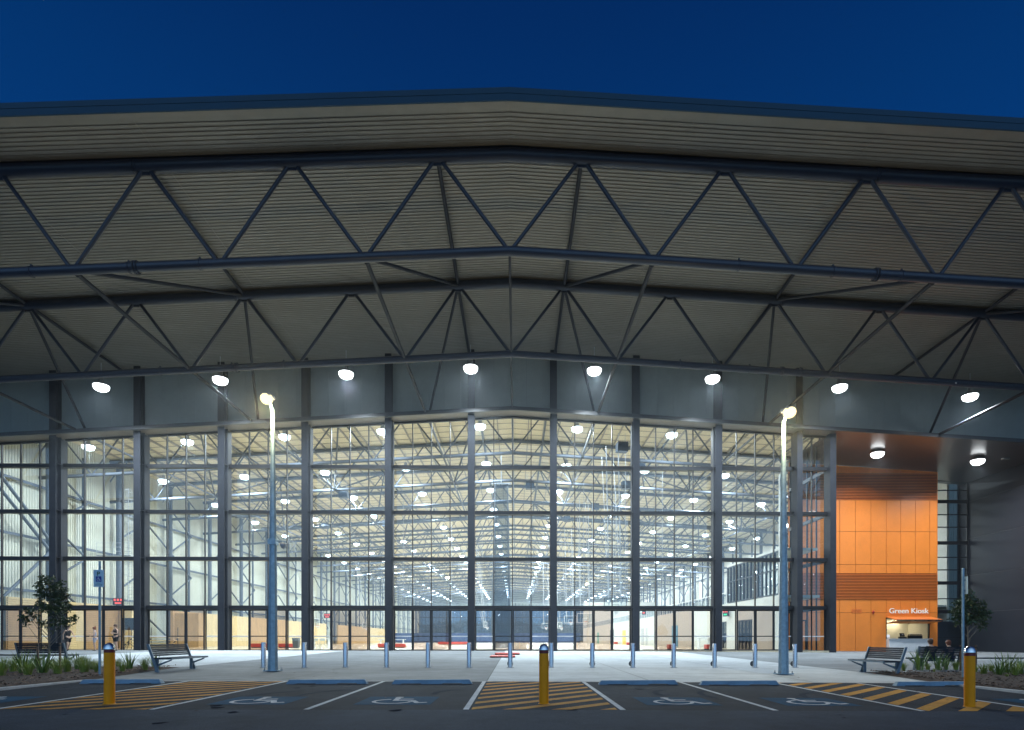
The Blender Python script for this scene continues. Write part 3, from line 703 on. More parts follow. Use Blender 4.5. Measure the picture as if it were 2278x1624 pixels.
b = MB(); b.box(XO1, XB+0.3, YS+0.1, 58.05, -0.25, -0.01); P(b, 'entry_floor', M_FLOOR)
b = MB(); b.tube((XO1+0.4, 57, 9.5), (XO1+2.6, 57, 6.9), 0.12, 8); b.tube((XO1+0.4, 57, 5.2), (XO1+2.6, 57, 5.9), 0.07, 8); b.tube((XO1+0.4, 57, 12.7), (XO1+2.6, 57, 13.5), 0.1, 8); P(b, 'inner_brace', M_STEEL)
b = MB()
zz = [-0.4, 3.25, 6.55, 9.85, 13.15, 15.6]
for za, zb in zip(zz, zz[1:]): b.box(XB+0.02, XB+0.25, 30.0, YS+0.1, za+0.012, zb-0.012)
P(b, 'charcoal_wall', M_BLACK)
b = MB(); b.box(XB+0.05, XB+0.24, 30.0, YS+0.1, -0.4, 15.6)
for z in zz[1:-1]: b.box(XB+0.03, XB+0.06, 30.0, YS+0.1, z-0.012, z-0.002)
P(b, 'wall_joint_trim', mat('joint_trim', (0.2, 0.2, 0.22), 0.4, 0.3))

# ---- hall interior shell
b = MB(); b.box(XW0, 23.15, 43.9, YEND, -0.25, -0.003); b.box(23.15, XW1, 58.1, YEND, -0.25, -0.003); P(b, 'hall_floor', M_FLOOR)
b = MB(); y = 44.7      # ribbed cream wall on the left
vs = []
while y < YEND:
    for yy, dx in ((y, 0), (y+0.15, 0), (y+0.18, 0.05), (y+0.27, 0.05)): vs += [(-42+dx, yy, 0), (-42+dx, yy, 20)]
    y += 0.30
b.add(vs, [(2*k, 2*k+2, 2*k+3, 2*k+1) for k in range(len(vs)//2-1)]); P(b, 'cream_wall', M_CREAM)
b = MB(); b.box(42.0, 42.2, 58, YEND, 0, 20); P(b, 'cream_wall', M_WHITE)
for sx_ in (-1, 1):
    X = sx_*41.1
    for i, Y in enumerate(TY[3:], 3):
        if sx_ > 0 and Y < 60: continue
        c = MB(); c.tube((X, Y, 0), (X, Y, 19.0), 0.26, 10 if i < 9 else 6); c.tube((X+sx_*0.3, Y+TS/2, 0), (X+sx_*0.3, Y+TS/2, 18.2), 0.15, 8)
        P(c, 'wall_column', M_STEELI)
        c = MB(); n_ = 6
        if Y+TS < YEND:
            for k in range(3):
                z0 = 0.8+5.2*k
                c.tube((X, Y, z0), (X, Y+TS/2, z0+2.6), 0.1, 6); c.tube((X, Y+TS/2, z0+2.6), (X, Y, z0+5.2), 0.1, 6) if i % 2 else c.tube((X, Y+TS/2, z0+2.6), (X, Y+TS, z0), 0.1, 6)
            for z0 in (5.0, 9.6, 14.2): c.bar((X+sx_*0.5, Y, z0), (X+sx_*0.5, Y+TS, z0), 0.12, 0.22)
        P(c, 'wall_bracing', M_STEELI)
# first bay next to the front
c = MB()
for z0 in (5.0, 9.6, 14.2): c.bar((-41.6, 44.8, z0), (-41.6, TY[3], z0), 0.12, 0.22)
c.tube((-41, 45.2, 1.0), (-41, TY[3], 8.6), 0.13, 8); c.tube((-41, TY[3], 8.6), (-41, 45.2, 15.6), 0.13, 8); c.tube((-39.5, 45.6, 14.5), (-41, TY[3], 9.5), 0.13, 8)
P(c, 'wall_bracing', M_STEELI)
for y in (45.4, ):
    c = MB(); c.tube((-41.1, y, 0), (-41.1, y, 19), 0.3, 10); P(c, 'wall_column', M_STEELI)
# timber lined low walls on the left with battened panels
def ply_wall(y0, y1, X=-37.5, h=4.0):
    c = MB(); c.box(X-0.25, X, y0, y1, 0, h); yy = y0
    o = P(c, 'timber_wall', M_PLY)
    q = MB(); y = y0+0.01
    while y < y1-0.3:
        for z in (0.12, 1.33, 2.54):
            q.box(X, X+0.018, y+0.008, min(y+2.4, y1)-0.008, z+0.008, min(z+1.21, h)-0.008)
        y += 2.4
    o2 = q.build('plywood_panel', M_PLY); o2.parent = o
ply_wall(44.9, 57.8); ply_wall(66.5, 120.0); ply_wall(128.0, 190.0)
c = MB(); c.box(-37.4, -36.2, 57.4, 57.8, 0, 3.7); c.box(-40.5, -37.75, 57.4, 57.8, 0, 4.0); P(c, 'timber_wall', M_PLY)
c = MB(); c.box(-37.2, -34.6, 66.3, 66.6, 0, 3.7); P(c, 'timber_wall', M_PLY)
# perforated battens on the nearest timber wall
c = MB(); z = 0.1
while z < 3.9: c.box(-37.48, -37.42, 45.0, 57.3, z, z+0.10); z += 0.17
P(c, 'timber_battens', mat('ply_batten', (0.62, 0.46, 0.23), 0.45, 0, 0.12, 2))
# right inner wall with mezzanine
XR = 20.0
b = MB()
ops = [(50.6, 53.8, 2.55), (56.8, 61.4, 2.55)]
ypos = 45.4
for ya, yb, h in ops: b.box(XR, XR+0.2, ypos, ya, 0, 4.0); b.box(XR, XR+0.2, ya, yb, h, 4.0); ypos = yb
b.box(XR, XR+0.2, ypos, 178, 0, 4.0)
b.box(XR, 42, 58.1, 178, 4.001, 4.2); b.box(XR, 23.1, 45.4, 58.0, 4.001, 4.2)
b.box(XR+0.01, 42, 177.8, 178.0, 0, 12)
b.box(XR-0.05, XR+0.3, 45.15, 45.39, 0, 13.3)
P(b, 'white_inner_wall', M_WHITE)
for (ya, yb, h), gm in zip(ops, (M_GDARK, M_GDARK)):
    c = MB(); yy = ya
    while yy < yb+0.01: c.box(XR+0.02, XR+0.12, yy-0.05, yy+0.05, 0, h); yy += (yb-ya)/4
    c.box(XR+0.03, XR+0.11, ya, yb, h-0.1, h-0.001)
    o = P(c, 'shopfront_frame', M_FRAME); q = MB(); q.quad((XR+0.07, ya, 0), (XR+0.07, yb, 0), (XR+0.07, yb, h), (XR+0.07, ya, h)); o2 = q.build('shopfront_glass', gm); o2.parent = o
c = MB(); c.box(XR+0.9, XR+1.0, 57.2, 59.2, 0, 2.5); P(c, 'teal_panel', M_TEAL)
def wall_door(px, wpx, m, h=2.6):
    Y = XR*F/(px-1147); dY = wpx*Y*Y/(XR*F); c = MB(); c.box(XR-0.05, XR-0.002, Y-dY/2, Y+dY/2, 0, h); P(c, 'inner_door', m)
wall_door(1389.3, 7.4, M_YDOOR); wall_door(1503, 13, M_BDOOR); wall_door(1430.5, 5, M_GDOOR); wall_door(1439.5, 3, M_GDOOR); wall_door(1331, 3, M_TEAL); wall_door(1362, 8, M_FRAME, 2.9)
# upper storey windows box
d = MB(); y = 45.5
while y < 56.6: d.box(XR-0.02, XR+0.12, y-0.07, y+0.07, 4.3, 7.6); y += 0.79
for z in (4.3, 6.2, 7.55): d.box(XR-0.01, XR+0.11, 45.5, 56.4, z-0.06, z+0.06)
uo = P(d, 'upper_window', M_FRAME); q = MB(); q.quad((XR+0.05, 45.5, 4.3), (XR+0.05, 56.4, 4.3), (XR+0.05, 56.4, 7.6), (XR+0.05, 45.5, 7.6)); o = q.build('window_pane', M_GLASS); o.parent = uo
b = MB(); b.box(XR, 23.0, 45.5, 56.5, 7.62, 7.8); b.box(XR+0.0, 23.0, 56.5, 56.6, 4.2, 7.8); P(b, 'white_box_room', M_WHITE)
# balustrade
c = MB(); y = 57.0
while y < 177: c.box(XR+0.02, XR+0.08, y-0.03, y+0.03, 4.2, 5.25); y += 1.25
c.box(XR, XR+0.1, 57, 177, 5.25, 5.31); bo = P(c, 'balustrade', M_WHITE2)
q = MB(); q.quad((XR+0.05, 57, 4.25), (XR+0.05, 177, 4.25), (XR+0.05, 177, 5.2), (XR+0.05, 57, 5.2)); o = q.build('balustrade_glass', M_FROST); o.parent = bo
# far end: glazed wall with blue padded wall below
d = MB(); x = -42.0
while x < 42.1: d.box(x-0.16, x+0.16, YEND-0.3, YEND, 0, zsof(x)-0.4); x += 6.0
for z in (3.7, 7.2, 10.6, 14.0): d.box(-42, 42, YEND-0.28, YEND-0.02, z-0.17, z+0.17)
x = -42.0
while x < 42.1: d.box(x-0.06, x+0.06, YEND-0.26, YEND-0.1, 0, zsof(x)-0.4); x += 1.5
fo = P(d, 'far_window', M_FRAME); q = MB(); q.quad((-42, YEND-0.15, 0), (42, YEND-0.15, 0), (42, YEND-0.15, 15.4), (-42, YEND-0.15, 15.4)); o = q.build('window_pane', M_GLASS); o.parent = fo
d = MB(); strip(d, -46, 46, YEND-0.1, YEND, lambda x: zsof(x)-1.6, lambda x: zroof(x, YEND)+0.1); d.box(-46, -42, YEND-0.1, YEND, 0, 18.5); d.box(42, 46, YEND-0.1, YEND, 0, 18.5); P(d, 'far_gable', M_CLAD)
for a_, c_ in ((-41, -19.5), (-19.2, -0.4), (-0.1, 19.6)):
    d = MB(); n_ = 40
    vs = []
    for k in range(n_+1):
        x = a_+(c_-a_)*k/n_; dy = 0.12*math.sin(k*1.9); vs += [(x, 182+dy, 0.02), (x, 182+dy, 2.9)]
    d.add(vs, [(2*k, 2*k+2, 2*k+3, 2*k+1) for k in range(n_)], True); P(d, 'court_divider', M_BLUEV)

# ================================================================== LIGHTS
def hb_light(label, energy, X, Y, z, rodtop, col=(0.90, 0.965, 1.0), group=None, proto=[]):
    if not proto:
        t = thing('high_bay_light', label, 'lamp', (X, Y, z))
        b = MB(); b.lathe([(0.05, 0.50), (0.15, 0.48), (0.17, 0.22), (0.32, 0.12), (0.48, 0.0), (0.47, -0.01)], 20); b.build('lamp_housing', M_LAMPB, t)
        b = MB(); b.lathe([(0.47, -0.005), (0.465, -0.12), (0.40, -0.25), (0.24, -0.34), (0.001, -0.37)], 20); b.build('lamp_lens', M_LENS, t)
        b = MB(); b.tube((0, 0, 0.5), (0, 0, 1.5), 0.018, 6); b.build('suspension_rod', M_ROPE, t)
        proto.append(tree_of(t))
    else:
        t = dup_t(proto[0]); t.location = (X, Y, z)
    tag(t, label, 'lamp', group)
    ch = [c for c in bpy.data.objects if c.parent == t and c.name.startswith('suspension')] if False else None
    ld = LD.get(energy)
    if ld is None:
        ld = bpy.data.lights.new('lamp_light', 'AREA'); ld.shape = 'DISK'; ld.size = 0.8; ld.energy = energy; ld.color = col if energy != LIGHT_OUT else (0.80, 0.92, 1.0); LD[energy] = ld
        if energy == LIGHT_OUT: ld.spread = R(136)
        if energy == ENTRY: ld.spread = R(150)
    lo = bpy.data.objects.new('lamp_light', ld); COL.objects.link(lo); lo.parent = t; lo.location = (0, 0, -0.38)
    return t
LD = {}; ENTRY = 620.0
def zl(x): return 19.05 - 0.058*abs(x-RG)
ROWX = [-35.7, -27.5, -19.4, -11.2, -3.0, 5.2, 13.25, 21.5, 29.7, 37.8]
for i, (px, py) in enumerate(((225,858),(490,843),(770,830),(1047,817),(1322,822),(1585,840),(1868,860),(2158,880))):
    p = atY(px, py, 40.1)
    hb_light('lit round canopy lamp outside above the glass, %s from the left' % ORD[i], LIGHT_OUT, p.x, p.y, p.z, 0, group='row of round lamps under the canopy')
for i, (px, py) in enumerate(((1952, 1008), (2175, 1024), (2292, 1036))):
    p = atY(px, py, (46.8, 46.8, 49.5)[i])
    hb_light('lit round lamp under the dark entry soffit, %s' % ('above the orange wall', 'right of the orange wall', 'by the charcoal wall')[i], ENTRY, p.x, p.y, p.z, 0, group='round lamps under the entry soffit')
nl = 0
for k in range(20):
    Y = 50.9 + 10.75*k
    for r, X in enumerate(ROWX):
        if (X > 19 and Y < 59) or (X > 33 and Y < 80): continue
        nl += 1
        hb_light('high bay lamp inside the hall, %s row from the left, %s from the glass' % (ORD[r], ORD[k]), LIGHT_IN, X, Y, zl(X), 0, group='rows of high bay lamps inside the hall')
# kiosk down lights
for x in (ks0+1.6, ks0+2.7):
    ld = bpy.data.lights.new('kiosk_light', 'AREA'); ld.shape = 'DISK'; ld.size = 0.15; ld.energy = 26; ld.color = (1, 0.88, 0.62)
    t = thing('downlight', 'small warm downlight in the kiosk ceiling, %s one' % ('left' if x < ks0+2 else 'right'), 'lamp', (x, YO+2.7, zc1+0.01), group='kiosk downlights')
    b = MB(); b.lathe([(0.001, 0.0), (0.09, 0.0), (0.10, -0.02), (0.075, -0.02)], 12); b.build('lamp_ring', M_WHITE2, t)
    lo = bpy.data.objects.new('kiosk_light', ld); COL.objects.link(lo); lo.parent = t; lo.location = (0, 0, -0.03)

# street lamps
def street_lamp(px, py, ptop, lx, ly, label, cctv):
    g = G(px, py); zc = g.x*math.sin(TH)+g.y*math.cos(TH); ztop_ = CZ + (PY-ptop)*zc/F - g.z
    t = thing('street_lamp', label, 'street lamp', g)
    b = MB()
    for i in range(6):
        h0, h1 = ztop_*i/6, ztop_*(i+1)/6; b.tube((0,0,h0+0.03), (0,0,h1+0.03), 0.165-0.105*i/6, 8, 0.165-0.105*(i+1)/6, cap=False)
    o = b.build('pole', M_GALV, t)
    for p in o.data.polygons: p.use_smooth = False
    b = MB(); b.cbox((0,0,0.035), (0.46, 0.46, 0.025)); o = b.build('base_plate', M_GALV, t)
    for a in (-1, 1):
        for c in (-1, 1): b = MB(); b.tube((a*.19, c*.19, 0.04), (a*.19, c*.19, 0.13), 0.014, 6); b.tube((a*.19, c*.19, 0.05), (a*.19, c*.19, 0.075), 0.028, 6); b.build('anchor_bolt', M_LAMPB, t)
    p = atY(lx, ly, g.y - 0.3) - g
    b = MB(); b.bar((0, 0, ztop_-0.05), (p.x*0.9, p.y*0.6, p.z+0.03), 0.07, 0.06); b.build('arm', M_GALV, t)
    b = MB(); b.cbox((p.x*1.0, p.y*1.3+0.05, p.z+0.12), (0.28, 0.50, 0.10), bev=0.03, rx=R(6)); hd = b.build('lamp_head', M_LAMPB, t)
    b = MB(); b.ball((p.x*1.0, p.y*1.3-0.05, p.z+0.0), 0.19, 1, 1.1, 0.9, n=18, m=10); b.build('lamp_lens', M_LENSY, hd)
    ld = bpy.data.lights.new('lamp_light', 'POINT'); ld.energy = 650; ld.shadow_soft_size = 0.17; ld.color = (1.0, 0.80, 0.40)
    lo = bpy.data.objects.new('lamp_light', ld); COL.objects.link(lo); lo.parent = t; lo.location = (p.x, p.y*1.3-0.05, p.z-0.42)
    if cctv:
        q = atY(px, 1205, g.y) - g
        b = MB(); b.box(-0.12, 0.13, -0.13, 0.13, q.z-0.1, q.z+0.08); b.build('bracket', M_GALV, t)
        b = MB(); b.path([(0.1, 0, q.z+0.02), (0.27, 0, q.z+0.03), (0.33, 0, q.z-0.03)], 0.022); cb = b.build('camera_arm', M_GALV, t)
        b = MB(); b.lathe([(0.001, 0.03), (0.09, 0.02), (0.105, -0.05), (0.085, -0.09)], 14, (0.33, 0, q.z-0.06)); b.ball((0.33, 0, q.z-0.15), 0.075, n=10, m=6); b.build('security_camera', M_CCTV, t)
    return t
street_lamp(607, 1494, 912, 597, 891, 'tall galvanised street lamp with a dome camera, left of the pair', True)
street_lamp(1743, 1501, 938, 1752, 921, 'tall galvanised street lamp without a camera, right of the pair', False)

# ================================================================== BOLLARDS
proto = None
for i, px in enumerate((586, 677, 768.5, 860, 952, 1043.5, 1135, 1226.5, 1317.5, 1408, 1498.5, 1589.5, 1679.5, 1768.5)):
    g = G(px, 1485)
    hinge = i >= 6
    if not hinge:
        if i == 0:
            t = thing('steel_bollard', '', 'bollard'); b = MB(); b.lathe([(0.083, 0), (0.083, 0.905), (0.079, 0.912), (0.001, 0.912)], 24); b.build('post', M_STAIN, t)
            b = MB(); b.lathe([(0.135, 0), (0.135, 0.006), (0.084, 0.008)], 24); b.build('base_ring', M_STAIN, t); pa = tree_of(t)
        else: t = dup_t(pa)
    else:
        if i == 6:
            t = dup_t(pa); b = MB(); b.tube((-0.015, 0.09, 0.14), (0.005, 0.125, 0.14), 0.115, 20); b.build('locking_disc', M_BIN, t); pb = tree_of(t)
        else: t = dup_t(pb)
    t.location = (g.x, g.y, g.z); t.rotation_euler = (0, 0, random.uniform(-0.3, 0.3) if hinge else random.uniform(0, 3))
    tag(t, 'short stainless steel bollard %s, %s from the left in the row' % ('with locking disc' if hinge else 'with plain base', ORD[i]), 'bollard', 'stainless steel bollards along the plaza')
yp = None
for px, py, lab in ((243.5, 1565.5, 'yellow bollard with chrome dome standing in the left hatched bay'), (1210, 1565.5, 'yellow bollard with chrome dome standing in the middle hatched bay'), (2157, 1572, 'yellow bollard with chrome dome standing in the right hatched bay')):
    g = G(px, py)
    if yp is None:
        t = thing('yellow_bollard', lab, 'bollard')
        b = MB(); b.lathe([(0.0845, 0), (0.0845, 0.895)], 32); b.lathe([(0.10, 0.0), (0.10, 0.004), (0.085, 0.012)], 32); b.build('post', M_YEL, t)
        b = MB(); b.lathe([(0.086, 0.895), (0.086, 0.952)], 32); b.build('reflective_band', M_REDB, t)
        b = MB(); b.lathe([(0.089, 0.945), (0.090, 0.955), (0.088, 0.978), (0.079, 1.012), (0.060, 1.043), (0.034, 1.061), (0.001, 1.068)], 32); b.build('dome_cap', M_CHROME, t)
        yp = tree_of(t)
    else: t = dup_t(yp)
    t.location = g; tag(t, lab, 'bollard', 'yellow bollards in the hatched bays')

# wheel stops
ws = None
for i, (xa, xb, lab) in enumerate(((-10.6, -8.6, 'blue grey concrete wheel stop beside the left garden bed'), (-5.62, -3.62, 'concrete wheel stop in the bay right of the left hatching'), (-3.04, -1.06, 'concrete wheel stop in the bay left of the middle hatching'),
                      (2.05, 4.0, 'concrete wheel stop in the bay right of the middle hatching'), (4.55, 6.52, 'concrete wheel stop in the bay left of the right hatching'), (9.42, 11.4, 'blue grey concrete wheel stop beside the right garden bed'))):
    if ws is None:
        t = thing('wheel_stop', lab, 'wheel stop')
        b = MB(); L_ = 0.985
        pr = [(-0.085, 0), (-0.075, 0.045), (-0.05, 0.105), (0.05, 0.105), (0.075, 0.045), (0.085, 0)]
        def seg(x0, x1, lift, t0=0, t1=0):
            n = len(pr); vs = [(x0+(t0*z/0.105), y, max(z, lift)) for y, z in pr] + [(x1+(t1*z/0.105), y, max(z, lift)) for y, z in pr]
            b.add(vs, [(i, i+1, n+i+1, n+i) for i in range(n-1)] + [(0, n, 2*n-1, n-1)] + [tuple(range(n))[::-1], tuple(range(n, 2*n))])
        seg(-L_, -0.76, 0, 0.07, 0); seg(-0.76, -0.26, 0.018); seg(-0.26, 0.24, 0); seg(0.24, 0.74, 0.018); seg(0.74, L_, 0, 0, -0.07)
        b.build('concrete_block', M_STOP, t)
        for x in (-0.7, 0.7): b = MB(); b.tube((x, 0, 0.1), (x, 0, 0.109), 0.018, 10); b.build('fixing_pin', M_LAMPB, t)
        wt = tree_of(t)
        ws = 1
    else: t = dup_t(wt)
    x = (xa+xb)/2; y = 14.86; t.location = (x, y, gz(x, y)+0.002); t.rotation_euler = (0, -math.atan(0.004), random.uniform(-0.006, 0.006)); tag(t, lab, 'wheel stop', 'concrete wheel stops')

# ================================================================== SIGNS
def sign_post(px, pyb, pyt, s_top, s_bot, rz, label, side):
    g = G(px, pyb); zc = g.x*math.sin(TH)+g.y*math.cos(TH); zt = CZ+(PY-pyt)*zc/F-g.z; za = CZ+(PY-s_top)*zc/F-g.z; zb = CZ+(PY-s_bot)*zc/F-g.z
    t = thing('parking_sign', label, 'sign', g, rz)
    b = MB(); b.tube((0,0,0), (0,0,zt), 0.032, 14); b.lathe([(0.034, zt-0.03), (0.034, zt+0.01), (0.001, zt+0.015)], 14); b.build('post', M_GALV, t)
    w_ = 0.285; b = MB(); b.cbox((side, -0.045, (za+zb)/2), (w_, 0.004, za-zb)); 
    p = b.build('sign_plate', M_SIGNB, t)
    for z in (za-0.1, zb+0.1): b = MB(); b.box(side-0.04, side+0.04, -0.042, -0.03, z-0.02, z+0.02); b.build('clamp', M_GALV, t)
    h = za-zb; yf = -0.049
    def q(b, x0, x1, z0, z1, y=yf): b.quad((side+x0, y, z0), (side+x1, y, z0), (side+x1, y, z1), (side+x0, y, z1))
    b = MB(); pz = za-0.05    # letter P
    q(b, -0.045, -0.02, pz-0.115, pz); 
    for k in range(12):
        t0 = PI/2-PI*k/12; t1 = PI/2-PI*(k+1)/12; c = (0.005, pz-0.035)
        b.quad((side+c[0]+.012*math.cos(t0), yf, c[1]+.012*math.sin(t0)), (side+c[0]+.035*math.cos(t0), yf, c[1]+.035*math.sin(t0)), (side+c[0]+.035*math.cos(t1), yf, c[1]+.035*math.sin(t1)), (side+c[0]+.012*math.cos(t1), yf, c[1]+.012*math.sin(t1)))
    q(b, -0.02, 0.006, pz-0.023, pz); q(b, -0.02, 0.006, pz-0.07, pz-0.047)
    zz_ = zb+0.055; q(b, -0.095, 0.075, zz_-0.006, zz_+0.006); b.quad((side+0.105, yf, zz_), (side+0.07, yf, zz_+0.014), (side+0.07, yf, zz_-0.014))
    o = b.build('sign_marks', M_SIGNG, t); o.parent = p
    b = MB(); zc_ = zb + h*0.46; q(b, -0.078, 0.078, zc_-0.075, zc_+0.075); o = b.build('blue_panel', M_SIGNBL, p)
    b = MB(); isa(b, lambda u, v: (side-0.07+0.14*u, yf-0.003, zc_-0.07+0.14*v), 0.07); o = b.build('wheelchair_mark', M_WHITE2, p)
    bpy.context.view_layer.update()
    o = text_obj('ONLY', 0.045, Vector((side, yf, zb+0.088)), M_SIGNG, p, 0.0005, name='sign_text')
    return t
sign_post(222, 1507, 1249, 1268, 1306, 0.0, 'accessible parking sign on a galvanised pole in the left garden bed', 0)
sign_post(2142.5, 1513, 1265, 1283, 1322, R(82), 'galvanised pole with its parking sign turned edge-on in the right garden bed', 0)

# ================================================================== BENCHES
def bench(label, loc, rz, L=2.4, L_back=None, seat_ext=0.0, group='slatted metal benches'):
    """local frame: length along +Y, seat towards +X, backrest at x = 0"""
    t = thing('bench', label, 'bench', loc, rz, group); Lb = L_back or L
    y0 = -L/2
    b = MB()
    for k in range(7):
        x = 0.04 + k*0.072; b.box(x, x+0.060, y0, y0+L+seat_ext, 0.43, 0.455)
    b.build('seat', M_SLAT, t)
    b = MB()
    for k in range(6):
        z = 0.50+k*0.062; x = -0.03-0.33*(z-0.45); b.hexa([(x-0.012, y0+.06, z), (x+0.014, y0+.06, z), (x+0.014, y0+Lb-.06, z), (x-0.012, y0+Lb-.06, z), (x-0.030, y0+.06, z+0.055), (x-0.004, y0+.06, z+0.055), (x-0.004, y0+Lb-.06, z+0.055), (x-0.030, y0+Lb-.06, z+0.055)])
    b.build('backrest', M_SLAT, t)
    for y in (y0+0.03, y0+Lb-0.03):
        b = MB(); b.hexa([(0.10, y-0.025, 0.0), (0.19, y-0.025, 0.0), (0.19, y+0.025, 0.0), (0.10, y+0.025, 0.0), (-0.19, y-0.025, 0.88), (-0.12, y-0.025, 0.88), (-0.12, y+0.025, 0.88), (-0.19, y+0.025, 0.88)]); b.build('back_support', M_BFRAME, t)
    ys = [y0+0.12, y0+L+seat_ext-0.12] if seat_ext == 0 else [y0+0.12, y0+L*0.6, y0+L+seat_ext-0.12]
    for y in ys:
        b = MB(); b.box(0.02, 0.115, y-0.03, y+0.03, 0, 0.395); b.box(0.02, 0.56, y-0.03, y+0.03, 0.395, 0.428)
        b.hexa([(0.115, y-0.028, 0.20), (0.115, y-0.028, 0.26), (0.115, y+0.028, 0.26), (0.115, y+0.028, 0.20), (0.50, y-0.028, 0.36), (0.50, y-0.028, 0.394), (0.50, y+0.028, 0.394), (0.50, y+0.028, 0.36)]); b.build('leg', M_BFRAME, t)
    b = MB(); b.box(0.545, 0.58, y0, y0+L+seat_ext, 0.40, 0.455); b.build('seat_edge', M_BFRAME, t)
    return t
g = G(353, 1497); g2 = G(426, 1487.5)
bench('dark slatted bench beside the plants left of the left street lamp', ((g.x+g2.x)/2-0.1, (g.y+g2.y)/2, gz(-11.4, 20.3)), R(3), 2.45)
g = G(2004.5, 1503.5); g2 = G(1927, 1495.5)
bench('dark slatted bench at the edge of the plaza in front of the orange wall', ((g.x+g2.x)/2+0.05, (g.y+g2.y)/2+0.12, gz(11.6, 19)), R(180), 2.0)
bx0 = atY(2037, 1440, 21.6).x; bench('long slatted bench carrying two seated people by the kiosk', (bx0+0.95, 21.6, gz(15.5, 21.6)), R(90)+PI*0, 1.9, 1.62, 2.9)
bpy.context.view_layer.update()
# bench local +Y -> with rz=90deg points to -X; use rz=-90 so length runs to +X and the seat faces +Y... seat (+X) -> -Y for rz=-90
for o in bpy.data.objects:
    if o.get('label', '').startswith('long slatted bench carrying'):
        o.rotation_euler = (0, 0, R(90)); o.scale = (1, -1, 1); LONGB = o
bx1 = atY(136, 1440, 21.6).x
t = bench('long slatted bench behind the plants left of the left parking sign', (bx1-0.95, 21.9, gz(-17, 21.9)), R(90), 1.9, 1.75, 1.6)

# red mats lying on the plaza
for (xa, xb, ya, yb, lab) in ((-1.33, -0.02, 31.0, 33.4, 'nearer of the two red mats lying on the plaza'), (-1.22, 0.25, 35.2, 37.6, 'farther of the two red mats lying on the plaza')):
    z = gz(-0.5, (ya+yb)/2); t = thing('red_mat', lab, 'mat', ((xa+xb)/2, (ya+yb)/2, z+0.004), 0, 'red mats on the plaza')
    b = MB(); b.cbox((0,0,0.05), (xb-xa, yb-ya, 0.05), bev=0.01); b.build('mat_top', M_RED, t)
    b = MB(); b.box(-(xb-xa)/2+.01, (xb-xa)/2-.01, -(yb-ya)/2+.01, (yb-ya)/2-.01, 0, 0.025); b.build('mat_base', M_BLK, t)

# ================================================================== PLANTS
def tuft(n, h, spread, wd, mt, stiff):
    b = MB()
    for i in range(n):
        a = random.uniform(0, 2*PI); r0 = random.random()**0.7*0.10*spread/0.35; L_ = h*random.uniform(0.6, 1.1); lean = random.random()**0.8*spread*(1.2 if stiff else 1.0)
        p0 = Vector((math.cos(a)*r0, math.sin(a)*r0, 0)); w_ = wd*random.uniform(0.7, 1.25); a2 = a + random.uniform(-0.5, 0.5); d = Vector((math.cos(a2), math.sin(a2), 0)); s_ = Vector((-d.y, d.x, 0))
        pts = []
        for k in range(5):
            u = k/4; droop = 0 if stiff else 0.22*L_*u**3*random.uniform(0.6, 1.4)
            pts.append(p0 + d*lean*(u**(1.5 if stiff else 1.8)) + Vector((0, 0, L_*u*(1-0.12*u)-droop)))
        ww = [0.7, 1.0, 0.9, 0.6, 0.05]; vs = []
        tw = s_*math.cos(random.uniform(-0.7, 0.7)) + d*0.3*random.uniform(-1, 1)
        for p, q in zip(pts, ww): vs += [p - tw*w_*q/2, p + tw*w_*q/2]
        b.add(vs, [(2*k, 2*k+1, 2*k+3, 2*k+2) for k in range(4)], True)
    return b
protos = []
for kind in range(6):
    flax = kind >= 4
    b = tuft(34 if flax else 170, 0.80 if flax else 0.62, 0.42 if flax else 0.34, 0.030 if flax else 0.0075, M_BLADE2 if flax else M_BLADE, flax)
    me = b.build('grass_tuft', M_BLADE2 if flax else M_BLADE); protos.append(me)
first = [True]*6
def plant(px, py, k, s, label, side):
    g = G(px, py); o = protos[k]
    if first[k]: first[k] = False
    else: o = o.copy(); COL.objects.link(o)
    o.name = 'flax_plant' if k >= 4 else 'grass_tuft'
    o.location = (g.x, g.y, g.z+0.05); o.rotation_euler = (0, 0, random.uniform(0, 6.28)); o.scale = (s, s, s*random.uniform(0.92, 1.1))
    tag(o, label, 'flax plant' if k >= 4 else 'grass tuft', 'strappy plants in the %s garden bed' % side)
NM = lambda k: 'broad leaved flax plant' if k >= 4 else 'fine grass tuft'
LP = [(8,1497,0,1.15),(30,1500,1,1.0),(52,1502,4,0.95),(72,1494,2,1.0),(62,1508,3,0.9),(95,1503,5,1.0),(118,1494,0,1.05),(128,1505,1,1.05),(150,1500,2,1.1),(172,1494,4,0.8),(188,1501,3,1.15),(205,1494,0,0.9),(216,1500,2,0.85),(272,1499,1,0.85),(288,1493,5,0.85),(322,1494,3,0.95),(345,1489,4,0.82),(40,1488,1,1.0),(3,1510,2,1.0),(140,1488,3,1.0),(180,1487,1,0.95),(240,1489,2,0.85),(262,1488,0,0.8),(85,1486,3,1.0),(352,1493,0,0.4)]
LP.sort()
cnt = [0, 0]
for i, (x, y, k, s) in enumerate(LP):
    cnt[k >= 4] += 1; plant(x, y, k, s, '%s %s from the left in the left garden bed' % (ORD[cnt[k >= 4]-1], NM(k)), 'left')
RP = [(1995,1497,1,0.55),(2010,1496,2,0.75),(2046,1494,4,1.05),(2064,1493,3,0.62),(2088,1494,5,0.85),(2106,1493,4,0.7),(2126,1493,0,0.9),(2188,1504,1,0.9),(2222,1506,4,0.95),(2240,1502,5,1.0),(2258,1507,2,0.95),(2275,1504,4,0.85),(2270,1495,3,0.9),(2205,1497,0,0.7),(2296,1506,1,1.0),(2170,1499,3,0.6),(2078,1499,1,0.3),(2240,1512,3,0.3)]
RP.sort()
cnt = [0, 0]
